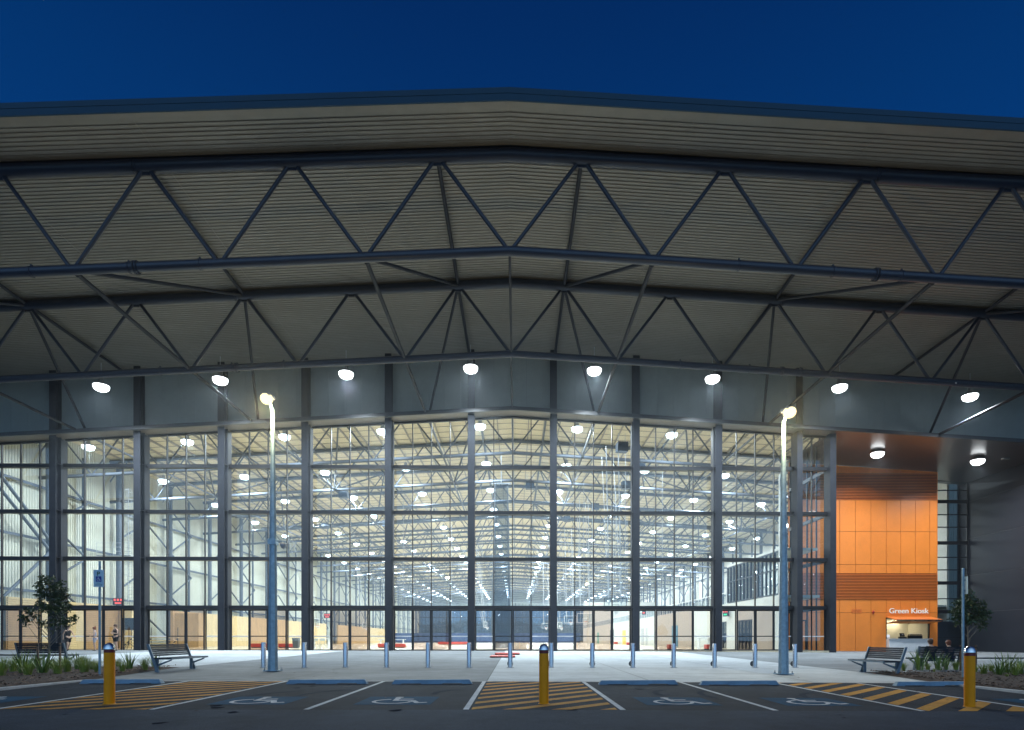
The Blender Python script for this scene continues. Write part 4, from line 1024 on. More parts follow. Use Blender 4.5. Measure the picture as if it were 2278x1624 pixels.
for i, (x, y, k, s) in enumerate(RP):
    cnt[k >= 4] += 1; plant(x, y, k, s, '%s %s from the left in the right garden bed' % (ORD[cnt[k >= 4]-1], NM(k)), 'right')
def leaf_cluster(b, c, n, ln, wd, up=0.3):
    for i in range(n):
        d = Vector((random.gauss(0,1), random.gauss(0,1), random.gauss(0,0.7)+up)).normalized(); L_ = ln*random.uniform(0.6, 1.15); s_ = d.cross(Vector((random.gauss(0,1), random.gauss(0,1), random.gauss(0,1)))).normalized()*wd*L_/ln
        e = c + d*L_; m = c + d*L_*0.55 + Vector((0,0,0.008)); e.z -= 0.15*L_
        b.add([c, m-s_, e, m+s_], [(0,1,2,3)])
def young_tree(label, g, H, lobes, leafn, stakes):
    t = thing('young_tree', label, 'tree', g)
    b = MB(); pts = [Vector((0,0,0)), Vector((0.02,0,H*.25)), Vector((-0.015,0.01,H*.5)), Vector((0.02,0,H*.72)), Vector((0,0,H*.93))]; rr = [0.034, 0.028, 0.022, 0.015, 0.006]
    for k in range(4): b.tube(pts[k], pts[k+1], rr[k], 8, rr[k+1])
    lv = MB()
    for (x, y, z, r) in lobes:
        e = Vector((x, y, z)); zb_ = max(H*.2, z - 0.9*math.hypot(x, y) - 0.2); o_ = Vector((0.0, 0, zb_)); m_ = (o_+e)/2 + Vector((0, 0, -0.05)); b.tube(o_, m_, 0.012, 6, 0.008); b.tube(m_, e, 0.008, 6, 0.004)
        for k in range(int(leafn*r*r*9)):
            v = Vector((random.gauss(0,1), random.gauss(0,1), random.gauss(0,1))).normalized()*r*1.12*random.random()**0.5
            leaf_cluster(lv, e+v, 7, 0.14, 0.026)
            if random.random() < 0.25: b.tube(e, e+v, 0.004, 4, 0.002)
    b.build('trunk', M_BARK, t); lv.build('crown', M_LEAF, t)
    for sx_ in stakes:
        s_ = thing('timber_stake', 'square timber stake %s of the %s young tree' % ('left' if sx_ < 0 else 'right', 'left' if g[0] < 0 else 'right'), 'stake', (g[0]+sx_, g[1], g[2]), 0.3, 'tree stakes')
        q = MB(); q.cbox((0,0,0.42), (0.05, 0.05, 0.92)); q.build('stake_shaft', M_STAKE, s_); q = MB(); q.cbox((0,0,0.80), (0.056, 0.056, 0.05)); q.build('tie_strap', M_BLK, s_)
    return t
g = G(108, 1494)
young_tree('small bushy tree with open branches in the left garden bed', (g.x, g.y, g.z+0.04), 3.15,
    [(0.06,0,2.72,.34),(0.2,0.1,2.3,.34),(-0.2,0,2.35,.26),(0.38,0,2.55,.24),(-0.28,0.1,2.75,.16),(0.1,-.1,1.95,.28),(0.42,0,1.95,.22),(-0.62,0,1.72,.22),(-0.78,0.05,1.55,.17),(0.6,0,1.55,.20),(0.78,0,1.62,.11),(-0.12,0,1.5,.16),(0.3,0,1.55,.2),(-0.68,0,1.9,.10),(0.15,0,1.25,.07)], 46, (-0.34, 0.36))
g = G(2154, 1492)
young_tree('small rounded dark tree beside the charcoal wall in the right bed', (g.x, g.y, g.z+0.04), 2.95,
    [(0.0,0,2.35,.36),(-0.28,0,2.3,.28),(0.25,0,2.3,.30),(0.05,0.1,2.62,.22),(-0.22,0,1.95,.30),(0.25,0,1.95,.32),(0.5,0,1.95,.22),(0.62,0,2.1,.16),(0.0,0,1.75,.24),(-0.45,0,1.75,.18),(0.42,0,1.65,.18),(-0.5,0,2.1,.14),(0.75,0,1.95,.10),(0.12,0,1.25,.05)], 44, (-0.28, 0.28))

# far trees outside the far end
lv = MB(); tr = MB()
random.seed(11)
t = thing('far_tree', 'dark tree outside the far glass', 'tree', (0, 300, -0.5), 0, 'dark trees beyond the far glass wall')
for _ in range(26):
    c = Vector((random.gauss(0,3.2), random.gauss(0,2.5), random.uniform(4.0, 9.0)))
    for _ in range(42): leaf_cluster(lv, c+Vector((random.gauss(0,1.3), random.gauss(0,1.3), random.gauss(0,0.9))), 3, 0.75, 0.2)
for _ in range(16):
    c = Vector((random.gauss(0,4), random.gauss(0,2), random.uniform(0.5, 3.5)))
    for _ in range(40): leaf_cluster(lv, c+Vector((random.gauss(0,1.3), random.gauss(0,1.3), random.gauss(0,0.9))), 3, 0.75, 0.22)
tr.tube((0,0,0), (0,0,6), 0.28, 8, 0.12); tr.build('trunk', M_BARK, t); lv.build('crown', M_FARLEAF, t); ft = tree_of(t)
fx = [-54, -46, -38.5, -31, -24, -16, -8.5, -1, 6.5, 14, 22, 30, 37, 45, 53]
for i, x in enumerate(fx):
    o = t if i == 0 else dup_t(ft); o.location = (x, 318+random.uniform(-6, 10), -0.6); s = random.uniform(0.85, 1.2); o.scale = (s*1.1, s, s*1.05); o.rotation_euler = (0, 0, random.uniform(0, 6))
    tag(o, 'dark tree outside the far glass wall, %s from the left' % ORD[i], 'tree')

# ================================================================== PEOPLE
def skin_mesh(name, verts, edges, radii, m, sub=1, parent=None):
    me = bpy.data.meshes.new(name); me.from_pydata(verts, edges, []); o = bpy.data.objects.new(name, me); COL.objects.link(o)
    md = o.modifiers.new('s', 'SKIN'); md.use_smooth_shade = True
    for i, r in enumerate(radii):
        sv = me.skin_vertices[0].data[i]; sv.radius = (r, r) if not isinstance(r, tuple) else r; sv.use_root = (i == 0)
    if sub: sd = o.modifiers.new('u', 'SUBSURF'); sd.levels = sub; sd.render_levels = sub
    bpy.context.view_layer.update()
    me2 = bpy.data.meshes.new_from_object(o.evaluated_get(bpy.context.evaluated_depsgraph_get()))
    bpy.data.objects.remove(o); bpy.data.meshes.remove(me)
    me2.materials.clear(); me2.materials.append(m)
    for p in me2.polygons: p.use_smooth = True
    n = bpy.data.objects.new(name, me2); COL.objects.link(n)
    if parent: n.parent = parent
    return n
def person(label, loc, rz, J, hair, top, bottom, shoes=True, bun=False, scale=1.0, sleeves=False, longleg=False):
    """J: joints in metres, person faces -Y. keys: pel spi che nec hea sh el ha hip kn an (l, r)"""
    t = thing('person', label, 'person', loc, rz); t.scale = (scale,)*3
    V, E, RR = [], [], []
    def v(p, r, par=None):
        V.append(tuple(p)); RR.append(r)
        if par is not None: E.append((par, len(V)-1))
        return len(V)-1
    pel = v(J['pel'], (0.14, 0.105)); spi = v(J['spi'], (0.125, 0.095), pel); che = v(J['che'], (0.15, 0.105), spi)
    nb = v(J['nec'], 0.058, che); hd0 = Vector(J['hea']); nk = Vector(J['nec'])
    n2 = v(nk+(hd0-nk)*0.45, 0.055, nb); h1 = v(hd0+Vector((0,-0.012,-0.045)), (0.062, 0.075), n2); h2 = v(hd0+Vector((0,0.0,0.035)), (0.076, 0.092), h1); h3 = v(hd0+Vector((0,0.005,0.085)), (0.052, 0.062), h2)
    for s in ('l', 'r'):
        sg_ = -1 if s == 'l' else 1
        sh = v(J['sh'+s], 0.056, che); el = v(J['el'+s], 0.038, sh); wr = v(J['ha'+s], 0.025, el)
        d = (Vector(J['ha'+s])-Vector(J['el'+s])).normalized(); side = d.cross(Vector((0, 1, 0.1))).normalized(); nrm = side.cross(d).normalized()
        pm = Vector(J['ha'+s])+d*0.07; pa_ = v(pm, (0.030, 0.017), wr)
        for q, (off, ln) in enumerate(((-0.027, 0.058), (-0.010, 0.072), (0.008, 0.068), (0.025, 0.052))):
            a1 = v(pm+side*off+d*0.022, 0.0095, pa_); a2 = v(pm+side*off*1.15+d*(0.022+ln*.55)+nrm*0.006, 0.0085, a1); v(pm+side*off*1.2+d*(0.022+ln)+nrm*0.02, 0.007, a2)
        th0 = v(Vector(J['ha'+s])+d*0.035-side*0.036, 0.0105, wr); v(Vector(J['ha'+s])+d*0.075-side*0.052+nrm*0.012, 0.009, th0)
        hp = v(J['hip'+s], 0.088, pel); kn = v(J['kn'+s], 0.056, hp); cf = v(Vector(J['kn'+s])*0.65+Vector(J['an'+s])*0.35+Vector((0, 0.01, 0)), 0.052, kn); an = v(J['an'+s], 0.035, cf)
        he = v(Vector(J['an'+s])+Vector((0, 0.03, -0.05)), 0.030, an); v(Vector(J['an'+s])+Vector((0, -0.15, -0.06)), 0.026, he)
    body = skin_mesh('body', V, E, RR, M_SKIN, 1, t)
    h = hd0
    fb = MB(); fb.ball(h+Vector((0, -0.098, 0.0)), 0.013, 1, 1.3, 1.5, 8, 6); fb.ball(h+Vector((-0.079, 0.0, 0.0)), 0.02, .4, .8, 1.5, 8, 6); fb.ball(h+Vector((0.079, 0.0, 0.0)), 0.02, .4, .8, 1.5, 8, 6)
    fb.build('nose_and_ears', M_SKIN, body)
    for s_ in (-1, 1): eb_ = MB(); eb_.ball(h+Vector((s_*0.031, -0.086, 0.018)), 0.009, 1, .6, .7, 8, 6); eb_.build('eye', M_CBLK, body)
    eb_ = MB(); eb_.ball(h+Vector((0, -0.088, -0.045)), 0.022, 1, .3, .25, 8, 6); eb_.build('mouth', mat('lips', (0.35, 0.12, 0.1), 0.6), body)
    hb_ = MB(); hb_.ball(h+Vector((0, 0.018, 0.05)), 0.105, .92, 1.06, 0.92, 16, 10); hb_.ball(h+Vector((0, 0.05, -0.01)), 0.085, .95, .75, .95, 14, 8)
    if bun: hb_.ball(h+Vector((0.02, 0.08, 0.14)), 0.055, 1, 1, 1, 12, 8)
    hb_.build('hair', hair, t)
    # clothing follows the same joints, a little larger
    V, E, RR = [], [], []; pel = v(Vector(J['pel'])+Vector((0,0,-0.02)), (0.155, 0.118)); spi = v(J['spi'], (0.142, 0.108), pel); che = v(J['che'], (0.165, 0.118), spi); v(Vector(J['nec'])*0.8+Vector(J['che'])*0.2, (0.075, 0.07), che)
    for s in 'lr':
        sh = v(J['sh'+s], 0.070, che)
        if sleeves: v(Vector(J['sh'+s])*0.4+Vector(J['el'+s])*0.6, 0.056, sh)
    skin_mesh('shirt', V, E, RR, top, 1, t)
    V, E, RR = [], [], []; pel = v(Vector(J['pel'])+Vector((0,0,0.03)), (0.158, 0.12))
    for s in 'lr':
        hp = v(J['hip'+s], 0.108, pel); f = 0.8 if not longleg else 1.0; kn = v(Vector(J['hip'+s])*(1-f)+Vector(J['kn'+s])*f, 0.088 if not longleg else 0.072, hp)
        if longleg: v(Vector(J['an'+s])+Vector((0,0,0.04)), 0.055, kn)
    skin_mesh('shorts' if not longleg else 'trousers', V, E, RR, bottom, 1, t)
    if shoes:
        for s in 'lr':
            a_ = Vector(J['an'+s]); sb = MB(); sb.ball(a_+Vector((0, -0.055, -0.055)), 0.05, .92, 2.7, .8, 12, 8); sb.build('shoe', M_CBLK, t)
    return t
stand = dict(pel=(0,0,0.95), spi=(0,0.01,1.12), che=(0,0.015,1.32), nec=(0,0.0,1.49), hea=(0,-0.015,1.63), shl=(-0.185,0.01,1.41), shr=(0.185,0.01,1.41), ell=(-0.23,0.03,1.12), elr=(0.23,0.03,1.12), hal=(-0.23,-0.04,0.88), har=(0.23,-0.04,0.88),
    hipl=(-0.09,0,0.88), hipr=(0.09,0,0.88), knl=(-0.10,-0.01,0.49), knr=(0.10,-0.01,0.49), anl=(-0.11,0.03,0.09), anr=(0.11,0.03,0.09))
walk = dict(stand, ell=(-0.25,0.14,1.15), hal=(-0.24,0.16,0.92), elr=(0.26,-0.10,1.16), har=(0.28,-0.26,1.0), knl=(-0.10,-0.14,0.50), anl=(-0.10,-0.05,0.10), knr=(0.10,0.02,0.48), anr=(0.10,0.30,0.13), hea=(0,-0.05,1.62), nec=(0,-0.02,1.49))
arms = dict(stand, ell=(-0.27,-0.06,1.15), hal=(-0.03,-0.21,1.14), elr=(0.27,-0.06,1.15), har=(0.04,-0.23,1.18), hea=(0.0,-0.03,1.63))
lean = dict(stand, ell=(-0.24,-0.05,1.13), hal=(-0.10,-0.22,1.20), elr=(0.24,-0.02,1.13), har=(0.12,-0.20,1.08), hea=(0.01,-0.05,1.61), knl=(-0.09,-0.06,0.49), anl=(-0.13,0.02,0.09))
def pl(px, Y): p = atY(px, 1449, Y); return Vector((p.x, Y, gz(p.x, Y)))
person('walking person in black top and shorts in front of the glass, leftmost', pl(152, 42.2), R(60), walk, M_HAIRB, M_CBLK, M_CBLK, scale=0.985)
person('person with auburn hair bun, pale grey top and shorts by the glass', pl(211, 42.6), R(-60), lean, M_HAIRR, M_CWHT, M_CWHT, bun=True, scale=0.95)
person('standing person in a black singlet with forearms folded, by the glass', pl(257, 42.6), R(-20), arms, M_HAIRB, M_CBLK, M_CBLK, scale=1.04)
sit = dict(pel=(0,0.03,0.50), spi=(0,0.07,0.66), che=(0,0.07,0.84), nec=(0,0.03,0.99), hea=(0,-0.02,1.12), shl=(-0.18,0.06,0.93), shr=(0.18,0.06,0.93), ell=(-0.22,-0.04,0.68), elr=(0.22,-0.04,0.68), hal=(-0.13,-0.26,0.60), har=(0.13,-0.26,0.60),
    hipl=(-0.09,0,0.50), hipr=(0.09,0,0.50), knl=(-0.11,-0.40,0.50), knr=(0.11,-0.40,0.50), anl=(-0.11,-0.40,0.09), anr=(0.11,-0.42,0.09))
for px, lab, hr, tp, sc in ((2069, 'brown haired person in a black shirt seen from behind on the long bench', M_HAIRB, M_CBLK, 0.93), (2109, 'auburn haired person in a navy shirt seen from behind on the long bench', M_HAIRR, M_CNAVY, 0.90)):
    p = atY(px, 1440, 21.9); person(lab, (p.x, 21.88, gz(p.x, 21.6)-0.03), R(180), sit, hr, tp, M_CNAVY, sleeves=True, longleg=True, scale=sc)

# ================================================================== THINGS IN THE HALL AND KIOSK
b = MB()
def sofa(px0, px1, py, label, h=0.45):
    Yd = F*CZ/(py-PY); p0 = atY(px0, py, Yd); p1 = atY(px1, py, Yd); L_ = p1.x-p0.x
    t = thing('ottoman', label, 'ottoman', ((p0.x+p1.x)/2, Yd, 0)); b = MB(); b.cbox((0, 0, h*0.55), (L_, 0.8, h*0.8), bev=0.03); b.build('seat_block', M_RED, t)
    b = MB(); b.cbox((0, 0, h*0.07), (L_*0.94, 0.7, h*0.13)); b.build('plinth', M_BLK, t); return t
sofa(561, 612, 1441, 'low red upholstered bench seat behind the left street lamp'); sofa(622, 655, 1441, 'low red upholstered bench seat beside the grey bin')
sofa(842, 902, 1441, 'low red upholstered bench seat under the white table'); sofa(1486, 1501, 1445, 'small red upholstered block in front of the blue door'); sofa(1569, 1590, 1445, 'small red upholstered block by the dark shopfront')
sofa(975, 1045, 1434, 'long low red bench seat near the middle of the hall floor', 0.5); sofa(1366, 1374, 1433, 'distant small red block below the right mezzanine'); sofa(1394, 1403, 1435, 'small red block beside the yellow door')
def chair(px, py, label, rz=0.0):
    Yd = F*CZ/(py-PY); p = atY(px, py, Yd); t = thing('chair', label, 'chair', (p.x, Yd, 0), rz, 'white plastic chairs'); b = MB(); b.cbox((0,0,0.45), (0.44, 0.42, 0.03), bev=0.01); b.build('seat', M_PLAST, t)
    b = MB(); b.box(-0.2, -0.17, 0.19, 0.22, 0.46, 0.85); b.box(0.17, 0.2, 0.19, 0.22, 0.46, 0.85); b.box(-0.2, 0.2, 0.185, 0.225, 0.72, 0.86); b.build('backrest', M_PLAST, t)
    for a_ in (-1, 1):
        for c_ in (-1, 1): b = MB(); b.tube((a_*.18, c_*.17, 0.44), (a_*.23, c_*.22, 0), 0.017, 6); b.build('leg', M_PLAST, t)
def table(px0, px1, py, label, hh=0.9):
    Yd = F*CZ/(py-PY); p0 = atY(px0, py, Yd); p1 = atY(px1, py, Yd); t = thing('table', label, 'table', ((p0.x+p1.x)/2, Yd, 0)); L_ = p1.x-p0.x
    b = MB(); b.cbox((0,0,hh), (L_, 0.7, 0.05), bev=0.01); b.build('table_top', M_WHITE2, t)
    for s_ in (-1, 1): b = MB(); b.box(s_*L_*0.42-0.03, s_*L_*0.42+0.03, -0.3, 0.3, 0, hh-0.025); b.build('leg', M_WHITE2, t)
table(695, 735, 1443, 'white high table behind the white chairs'); chair(703.5, 1445.5, 'white chair at the white table, left one', R(180)); chair(719, 1445.5, 'white chair at the white table, right one', R(180))
table(842, 902, 1439.5, 'white table with cups behind the red bench seat', 0.85); table(1552, 1580, 1444, 'pale reception table near the dark shopfront', 0.95); chair(1585, 1446, 'white chair beside the reception table', R(70))
Yd = 56; p = atY(659, 1441, Yd); t = thing('bin', 'dark grey wheelie bin beside the red bench seat', 'bin', (p.x, Yd, 0)); b = MB(); b.hexa([(-.22,-.22,.05),(.22,-.22,.05),(.22,.22,.05),(-.22,.22,.05),(-.28,-.28,.9),(.28,-.28,.9),(.28,.28,.9),(-.28,.28,.9)]); b.build('bin_body', M_BIN, t); b = MB(); b.cbox((0,0,0.95), (0.62, 0.6, 0.08), bev=0.03); b.build('lid', M_BIN, t)
# basketball hoops hung from the roof on masts
def hoop(px, py, Y, rz, label, w_=1.8, col=None):
    p = atY(px, py, Y); t = thing('basketball_hoop', label, 'basketball hoop', p, rz, 'basketball hoops hung from the roof'); h = w_*0.58
    b = MB(); fr = col or M_WHITE2
    for x0, x1, z0, z1 in ((-w_/2, w_/2, h/2-0.05, h/2), (-w_/2, w_/2, -h/2, -h/2+0.05), (-w_/2, -w_/2+0.05, -h/2, h/2), (w_/2-0.05, w_/2, -h/2, h/2), (-0.3, 0.3, -0.03, 0), (-0.3, 0.3, -0.45, -0.42), (-0.3, -0.27, -0.45, 0), (0.27, 0.3, -0.45, 0)): b.box(x0, x1, -0.03, 0.03, z0, z1)
    bo_ = b.build('backboard_frame', fr, t); b = MB(); b.quad((-w_/2, 0, -h/2), (w_/2, 0, -h/2), (w_/2, 0, h/2), (-w_/2, 0, h/2)); o = b.build('backboard_glass', M_FROST, bo_)
    b = MB(); n = 16
    for k in range(n): b.tube((0.23*math.cos(2*PI*k/n), -0.35+0.23*math.sin(2*PI*k/n), -0.4), (0.23*math.cos(2*PI*(k+1)/n), -0.35+0.23*math.sin(2*PI*(k+1)/n), -0.4), 0.014, 5, cap=False)
    b.box(-0.06, 0.06, -0.14, 0, -0.42, -0.38); b.build('rim', M_ORRING, t)
    b = MB()
    for k in range(12):
        a0 = 2*PI*k/12
        for dz in (1, -1): b.tube((0.22*math.cos(a0), -0.35+0.22*math.sin(a0), -0.41), (0.12*math.cos(a0+dz*.5), -0.35+0.12*math.sin(a0+dz*.5), -0.82), 0.008, 4, cap=False)
    b.build('net', M_WHITE2, t)
    b = MB(); top = zbot(p.x, Y)-p.z
    for s_ in (-1, 1): b.tube((s_*0.5, 0.1, 0), (s_*0.5, 1.6, top), 0.04, 6); b.tube((s_*0.5, 0.1, -h/2), (s_*0.5, 4.2, top), 0.025, 5)
    for k in range(1, 6): f_ = k/6; b.tube((-0.5, 0.1+1.5*f_, top*f_), (0.5, 0.1+1.5*f_, top*f_), 0.02, 5)
    b.build('mast', M_ROPE, t); return t
hoop(1369, 1345, 48.6, 0, 'large dark framed backboard hanging just behind the glass right of centre', 1.85, M_FRAME)
hoop(1302, 1375, 67, 0, 'white framed basketball hoop right of centre, nearer of two facing the glass'); hoop(1269, 1378, 86, R(8), 'white framed basketball hoop right of centre, farther of two facing the glass')
hoop(1245, 1391, 100, R(62), 'basketball hoop turned sideways right of the yellow bollard'); hoop(1215, 1392, 125, 0, 'small distant basketball hoop behind the yellow bollard')
hoop(1080, 1390, 105, R(75), 'basketball hoop turned sideways left of the ridge'); hoop(702, 1385, 80, R(78), 'white backboard seen edge on above the white chairs'); hoop(811, 1392, 112, R(78), 'basketball hoop seen edge on above the timber wall'); hoop(866, 1395, 140, R(78), 'distant backboard seen edge on at the end of the timber wall')
# scoreboards
def board(px, py, Y, w_, h, label, rz, m=M_REDLED):
    p = atY(px, py, Y); t = thing('scoreboard', label, 'scoreboard', p, rz, 'lit scoreboards'); b = MB(); b.cbox((0, 0, 0), (w_, 0.14, h)); b.build('case', M_FRAME, t)
    b = MB()
    for k in range(3):
        x = -w_*0.3 + k*w_*0.3
        b.quad((x-w_*.1, -0.075, h*.05), (x+w_*.1, -0.075, h*.05), (x+w_*.1, -0.075, h*.38), (x-w_*.1, -0.075, h*.38))
    b.build('display', m, t); b = MB(); b.quad((-w_*.3, -0.075, -h*.35), (w_*.3, -0.075, -h*.35), (w_*.3, -0.075, -h*.12), (-w_*.3, -0.075, -h*.12)); b.build('timer_display', M_EXIT if px > 1500 else m, t)
board(1615, 1363.5, 56.0, 0.75, 0.65, 'lit scoreboard with red and green figures on the right white wall', R(-70)); board(1433, 1360, 93, 1.0, 1.0, 'distant lit scoreboard on the right mezzanine wall', R(-70))
board(263.5, 1338, 55, 0.95, 0.62, 'red lit scoreboard on the left beside the third column', 0); board(728, 1370, 90, 1.0, 0.7, 'distant red scoreboard above the timber wall', 0)
p = atY(401, 1356.5, 60); t = thing('exit_sign', 'small green running figure exit sign above the timber wall', 'sign', p); b = MB(); b.cbox((0,0,0), (0.42, 0.06, 0.2)); b.build('sign_box', M_EXIT, t)
b = MB(); b.ball((0.02, -0.035, 0.055), 0.018, 1, .3, 1, 8, 6); b.bar((0.01, -0.034, 0.035), (-0.01, -0.034, -0.02), 0.03, 0.004); b.bar((-0.01, -0.034, -0.02), (0.05, -0.034, -0.05), 0.018, 0.004); b.bar((-0.01, -0.034, -0.02), (-0.05, -0.034, -0.06), 0.018, 0.004); b.bar((-0.04, -0.034, 0.02), (0.05, -0.034, 0.015), 0.014, 0.004); b.build('running_figure', M_WHITE2, t)
# timber bleachers on both sides of the third column
for px, lab in ((345, 'stepped timber bleacher right of the third column'), (288, 'stepped timber bleacher left of the third column')):
    p = atY(px, 1445, 52.5); t = thing('bleacher', lab, 'bleacher', (p.x, 52.5, 0), 0, 'timber bleachers'); wv = 2.6 if px > 300 else 1.5
    for k in range(4): b = MB(); b.cbox((0, 0.42*k, 0.25+0.25*k), (wv, 0.42, 0.07)); b.build('tread', M_PLY, t)
    for s_ in (-1, 1):
        b = MB(); b.bar((s_*wv*.45, -0.1, 0.05), (s_*wv*.45, 1.4, 0.92), 0.06, 0.08); b.tube((s_*wv*.45, 1.4, 0), (s_*wv*.45, 1.4, 1.9), 0.03, 6); b.build('support', M_STEEL, t)
p = atY(280, 1400, 50); t = thing('tripod_screen', 'black screen on a tripod stand behind the third column', 'screen', (p.x+0.25, 50, 0)); b = MB(); b.cbox((0,0,2.1), (1.25, 0.12, 1.0), bev=0.02); b.build('screen_case', M_BLK, t); b = MB(); b.tube((0,0,0.35), (0,0,1.7), 0.03, 8); b.build('stand_pole', M_FRAME, t)
for a_ in (0.3, 2.4, 4.5): b = MB(); b.tube((0,0,0.6), (0.55*math.cos(a_), 0.55*math.sin(a_), 0), 0.02, 6); b.build('stand_leg', M_FRAME, t)
# ladder on the left wall
p = atY(292, 1200, 52); t = thing('wall_ladder', 'caged steel access ladder and platform near the left wall', 'ladder', (p.x, 52, 0))
b = MB()
for s_ in (-1, 1): b.tube((s_*.25, 0, 4.0), (s_*.25, 0, 13.8), 0.03, 6)
z = 4.1
while z < 13.7: b.tube((-.25, 0, z), (.25, 0, z), 0.016, 5); z += 0.3
b.build('ladder', M_ROPE, t)
b = MB(); z = 6.3
while z < 13.8:
    for k in range(8): a0 = PI+PI*k/8; a1 = PI+PI*(k+1)/8; b.tube((.38*math.cos(a0), .6*math.sin(a0), z), (.38*math.cos(a1), .6*math.sin(a1), z), 0.014, 4, cap=False)
    z += 0.9
for k in range(5): a0 = PI+PI*k/4; b.tube((.38*math.cos(a0), .6*math.sin(a0), 6.3), (.38*math.cos(a0), .6*math.sin(a0), 13.6), 0.01, 4)
b.build('cage', M_ROPE, t)
b = MB(); b.box(-2.6, 0.3, -0.5, 0.5, 7.9, 7.98)
for x in (-2.6, -1.9, -1.2, -0.5): b.tube((x, -0.5, 7.98), (x, -0.5, 9.0), 0.02, 5)
for z in (8.3, 8.65, 9.0): b.tube((-2.6, -0.5, z), (0.3, -0.5, z), 0.018, 5)
b.build('platform', M_ROPE, t)
# gathered net curtain
p0 = atY(1093, 1300, 53); p1 = atY(1137, 1300, 53); t = thing('net_curtain', 'gathered grey divider net hanging from roof to floor left of the ridge', 'curtain', ((p0.x+p1.x)/2, 53, 0))
b = MB(); n = 40; rr = (p1.x-p0.x)/2; prof = []
vs = []
for z in (0.05, 1.0, 4.0, 9.0, 14.5):
    for k in range(n): a0 = 2*PI*k/n; r_ = rr*(1+0.12*math.sin(k*2.3))*(0.92 if z > 0.5 else 0.7)*(1-0.02*z); vs.append((r_*math.cos(a0), r_*0.5*math.sin(a0), z))
b.add(vs, [(j*n+k, j*n+(k+1)%n, (j+1)*n+(k+1)%n, (j+1)*n+k) for j in range(4) for k in range(n)], True); b.build('net_cloth', M_NET, t)
b = MB(); b.box(-rr, rr, -0.05, 0.05, 14.5, 14.6); b.tube((0, 0, 14.6), (0, 0, 17.0), 0.03, 6); b.build('net_rail', M_ROPE, t)
# loudspeakers in the roof
for i, (px, py, Y) in enumerate(((1383, 996, 50), (1179, 1080, 62), (1392, 1080, 62), (1421, 1032, 55), (1262, 1155, 85), (1325, 1128, 75), (1367, 1145, 82), (724, 1170, 85), (858, 1165, 85), (765, 1100, 64))):
    p = atY(px, py, Y); t = thing('loudspeaker', 'dark hanging loudspeaker box among the roof trusses, %s of ten from the glass side' % ORD[i], 'loudspeaker', p, random.uniform(-.3, .3), 'loudspeakers hung among the roof trusses'); b = MB(); s_ = 0.45
    b.hexa([(-s_,-.35,-.38),(s_,-.35,-.38),(s_,.3,-.38),(-s_,.3,-.38),(-s_*.95,-.45,.38),(s_*.95,-.45,.38),(s_*.95,.3,.38),(-s_*.95,.3,.38)]); b.build('cabinet', M_SPK, t)
    b = MB(); b.tube((-.3, 0, .38), (-.3, 0, 1.2), 0.02, 5); b.tube((.3, 0, .38), (.3, 0, 1.2), 0.02, 5); b.build('bracket', M_ROPE, t)
# thin hanging ropes
for i, (x, Y) in enumerate(((9.5, 52), (13.2, 54), (6.8, 60), (11, 66), (9.2, 72), (13, 80), (4.5, 75), (-5, 90), (-9, 85), (-13, 70), (7, 95), (10, 105))):
    t = MB(); t.tube((x, Y, 3.5), (x, Y, 17.2), 0.022, 5); o = t.build('hanging_cable', M_ROPE); tag(o, 'thin vertical cable hanging in the hall, %s' % ORD[i], 'cable', 'thin cables hanging in the hall')
# kiosk contents
def kiosk_obj(name, label, cat, px, w_, d, h, m, extra=None):
    x = atY(px, 1400, YO).x; t = thing(name, label, cat, (x, YO+0.15, zc0+0.052)); b = MB(); b.cbox((0,0,h/2), (w_, d, h), bev=0.02); b.build('body', m, t)
    if extra: extra(t)
    return t
def till_x(t): b = MB(); b.cbox((0, 0.05, 0.32), (0.4, 0.05, 0.28), rx=R(-20)); b.build('screen', M_BLK, t); b = MB(); b.quad((-.06, -.026, .3), (.06, -.026, .3), (.06, -.026, .36), (-.06, -.026, .36)); b.build('label_patch', M_WHITE2, t)
def esp_x(t):
    b = MB(); b.cbox((0, 0, 0.33), (0.95, 0.42, 0.06), bev=0.01); b.build('cup_tray', M_FRAME, t)
    for k in range(6): b = MB(); b.lathe([(0.03, 0.36), (0.045, 0.43), (0.04, 0.43)], 10, (-0.4+k*0.16, 0, 0)); b.build('cup', M_WHITE2, t)
    for k in (-0.25, 0.2): b = MB(); b.tube((k, -0.2, 0.15), (k, -0.38, 0.13), 0.018, 6); b.build('group_handle', M_BLK, t)
    for k in (-.38, .38): b = MB(); b.box(k-.02, k+.02, -.15, .15, -0.0, 0.05); b.build('foot', M_CHROME, t)
kiosk_obj('till', 'black till screen on the white kiosk counter', 'till', 2010, 0.55, 0.35, 0.16, M_BLK, till_x)
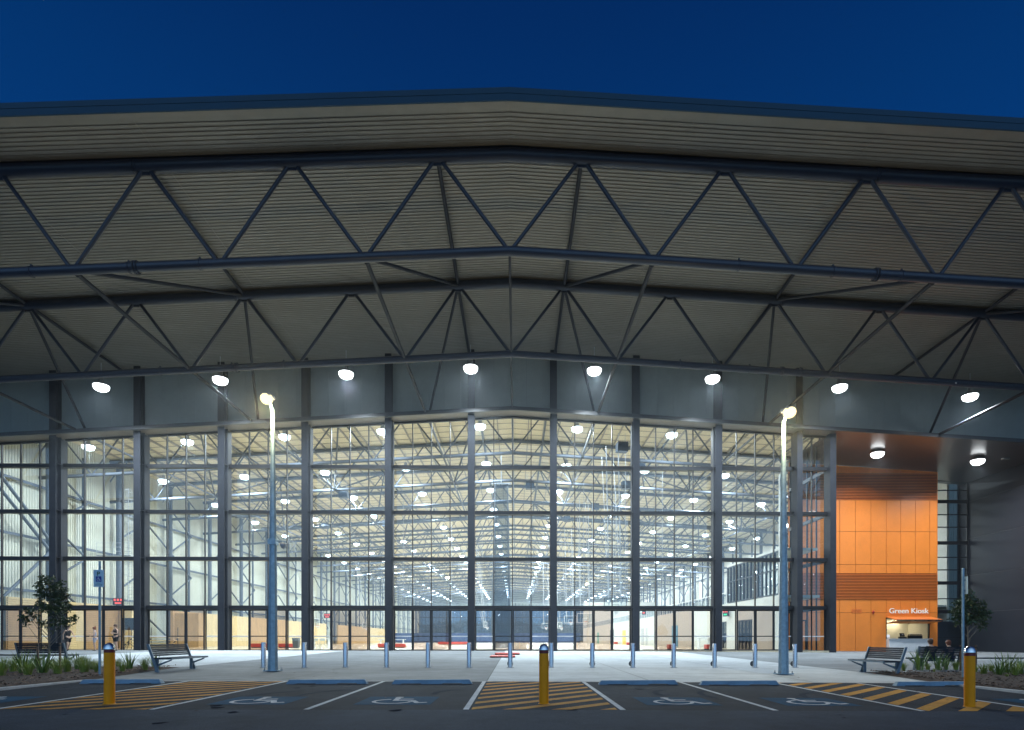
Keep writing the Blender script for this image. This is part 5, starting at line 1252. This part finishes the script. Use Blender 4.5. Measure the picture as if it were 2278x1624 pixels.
kiosk_obj('coffee_machine', 'espresso machine with cups on the kiosk counter', 'coffee machine', 2038, 1.0, 0.5, 0.28, M_FRAME, esp_x)
def tab_x(t): b = MB(); b.cbox((0, -0.02, 0.22), (0.34, 0.02, 0.24), rx=R(-12)); b.build('tablet_screen', emis('tablet_glow', (0.8, 0.88, 1), 0.9), t)
kiosk_obj('tablet_stand', 'lit white tablet on a stand at the left end of the counter', 'tablet', 1977, 0.2, 0.2, 0.08, M_WHITE2, tab_x)
# small box on the entry soffit
p = atY(2237, 1010, 46.5); t = thing('sensor_box', 'small grey box fixed under the dark entry soffit', 'sensor', (p.x, p.y, zsof(p.x)-0.02)); b = MB(); b.cbox((0,0,-0.09), (0.55, 0.25, 0.12), bev=0.02); b.build('case', M_LAMPB, t); b = MB(); b.box(-.1, .1, -.05, .05, -0.03, 0.0); b.build('bracket', M_LAMPB, t)
# fallen leaves on the ground
lf = MB(); random.seed(5)
for _ in range(130):
    x = random.uniform(-13, 13); y = random.uniform(8.5, 30); z = gz(x, y)+0.009; a_ = random.uniform(0, PI); l = random.uniform(0.02, 0.05)
    dx, dy = math.cos(a_)*l, math.sin(a_)*l; lf.quad((x-dx, y-dy, z), (x+dy*.3, y-dx*.3, z+.006), (x+dx, y+dy, z), (x-dy*.3, y+dx*.3, z+.004))
tag(lf.build('fallen_leaves', M_CHIP), 'scattered dry fallen leaves on the asphalt and plaza', 'leaves', kind='stuff')

# ================================================================== HAZE (added volume for lamp glow and a soft veil)
def haze(density):
    m = bpy.data.materials.new('glow_haze'); m.use_nodes = True; N = m.node_tree.nodes; N.clear()
    o = N.new('ShaderNodeOutputMaterial'); v = N.new('ShaderNodeVolumePrincipled'); v.inputs['Color'].default_value = (0.80, 0.90, 1.0, 1); v.inputs['Density'].default_value = density; v.inputs['Anisotropy'].default_value = 0.88
    m.node_tree.links.new(v.outputs[0], o.inputs['Volume'])
    b = MB(); b.box(-90, 90, -45, 345, -3.6, 26); h = b.build('haze', m); tag(h, kind='stuff', label='added haze volume for lamp glow and veil around the hall', cat='haze')
HAZE = 0.00072
if HAZE: haze(HAZE)
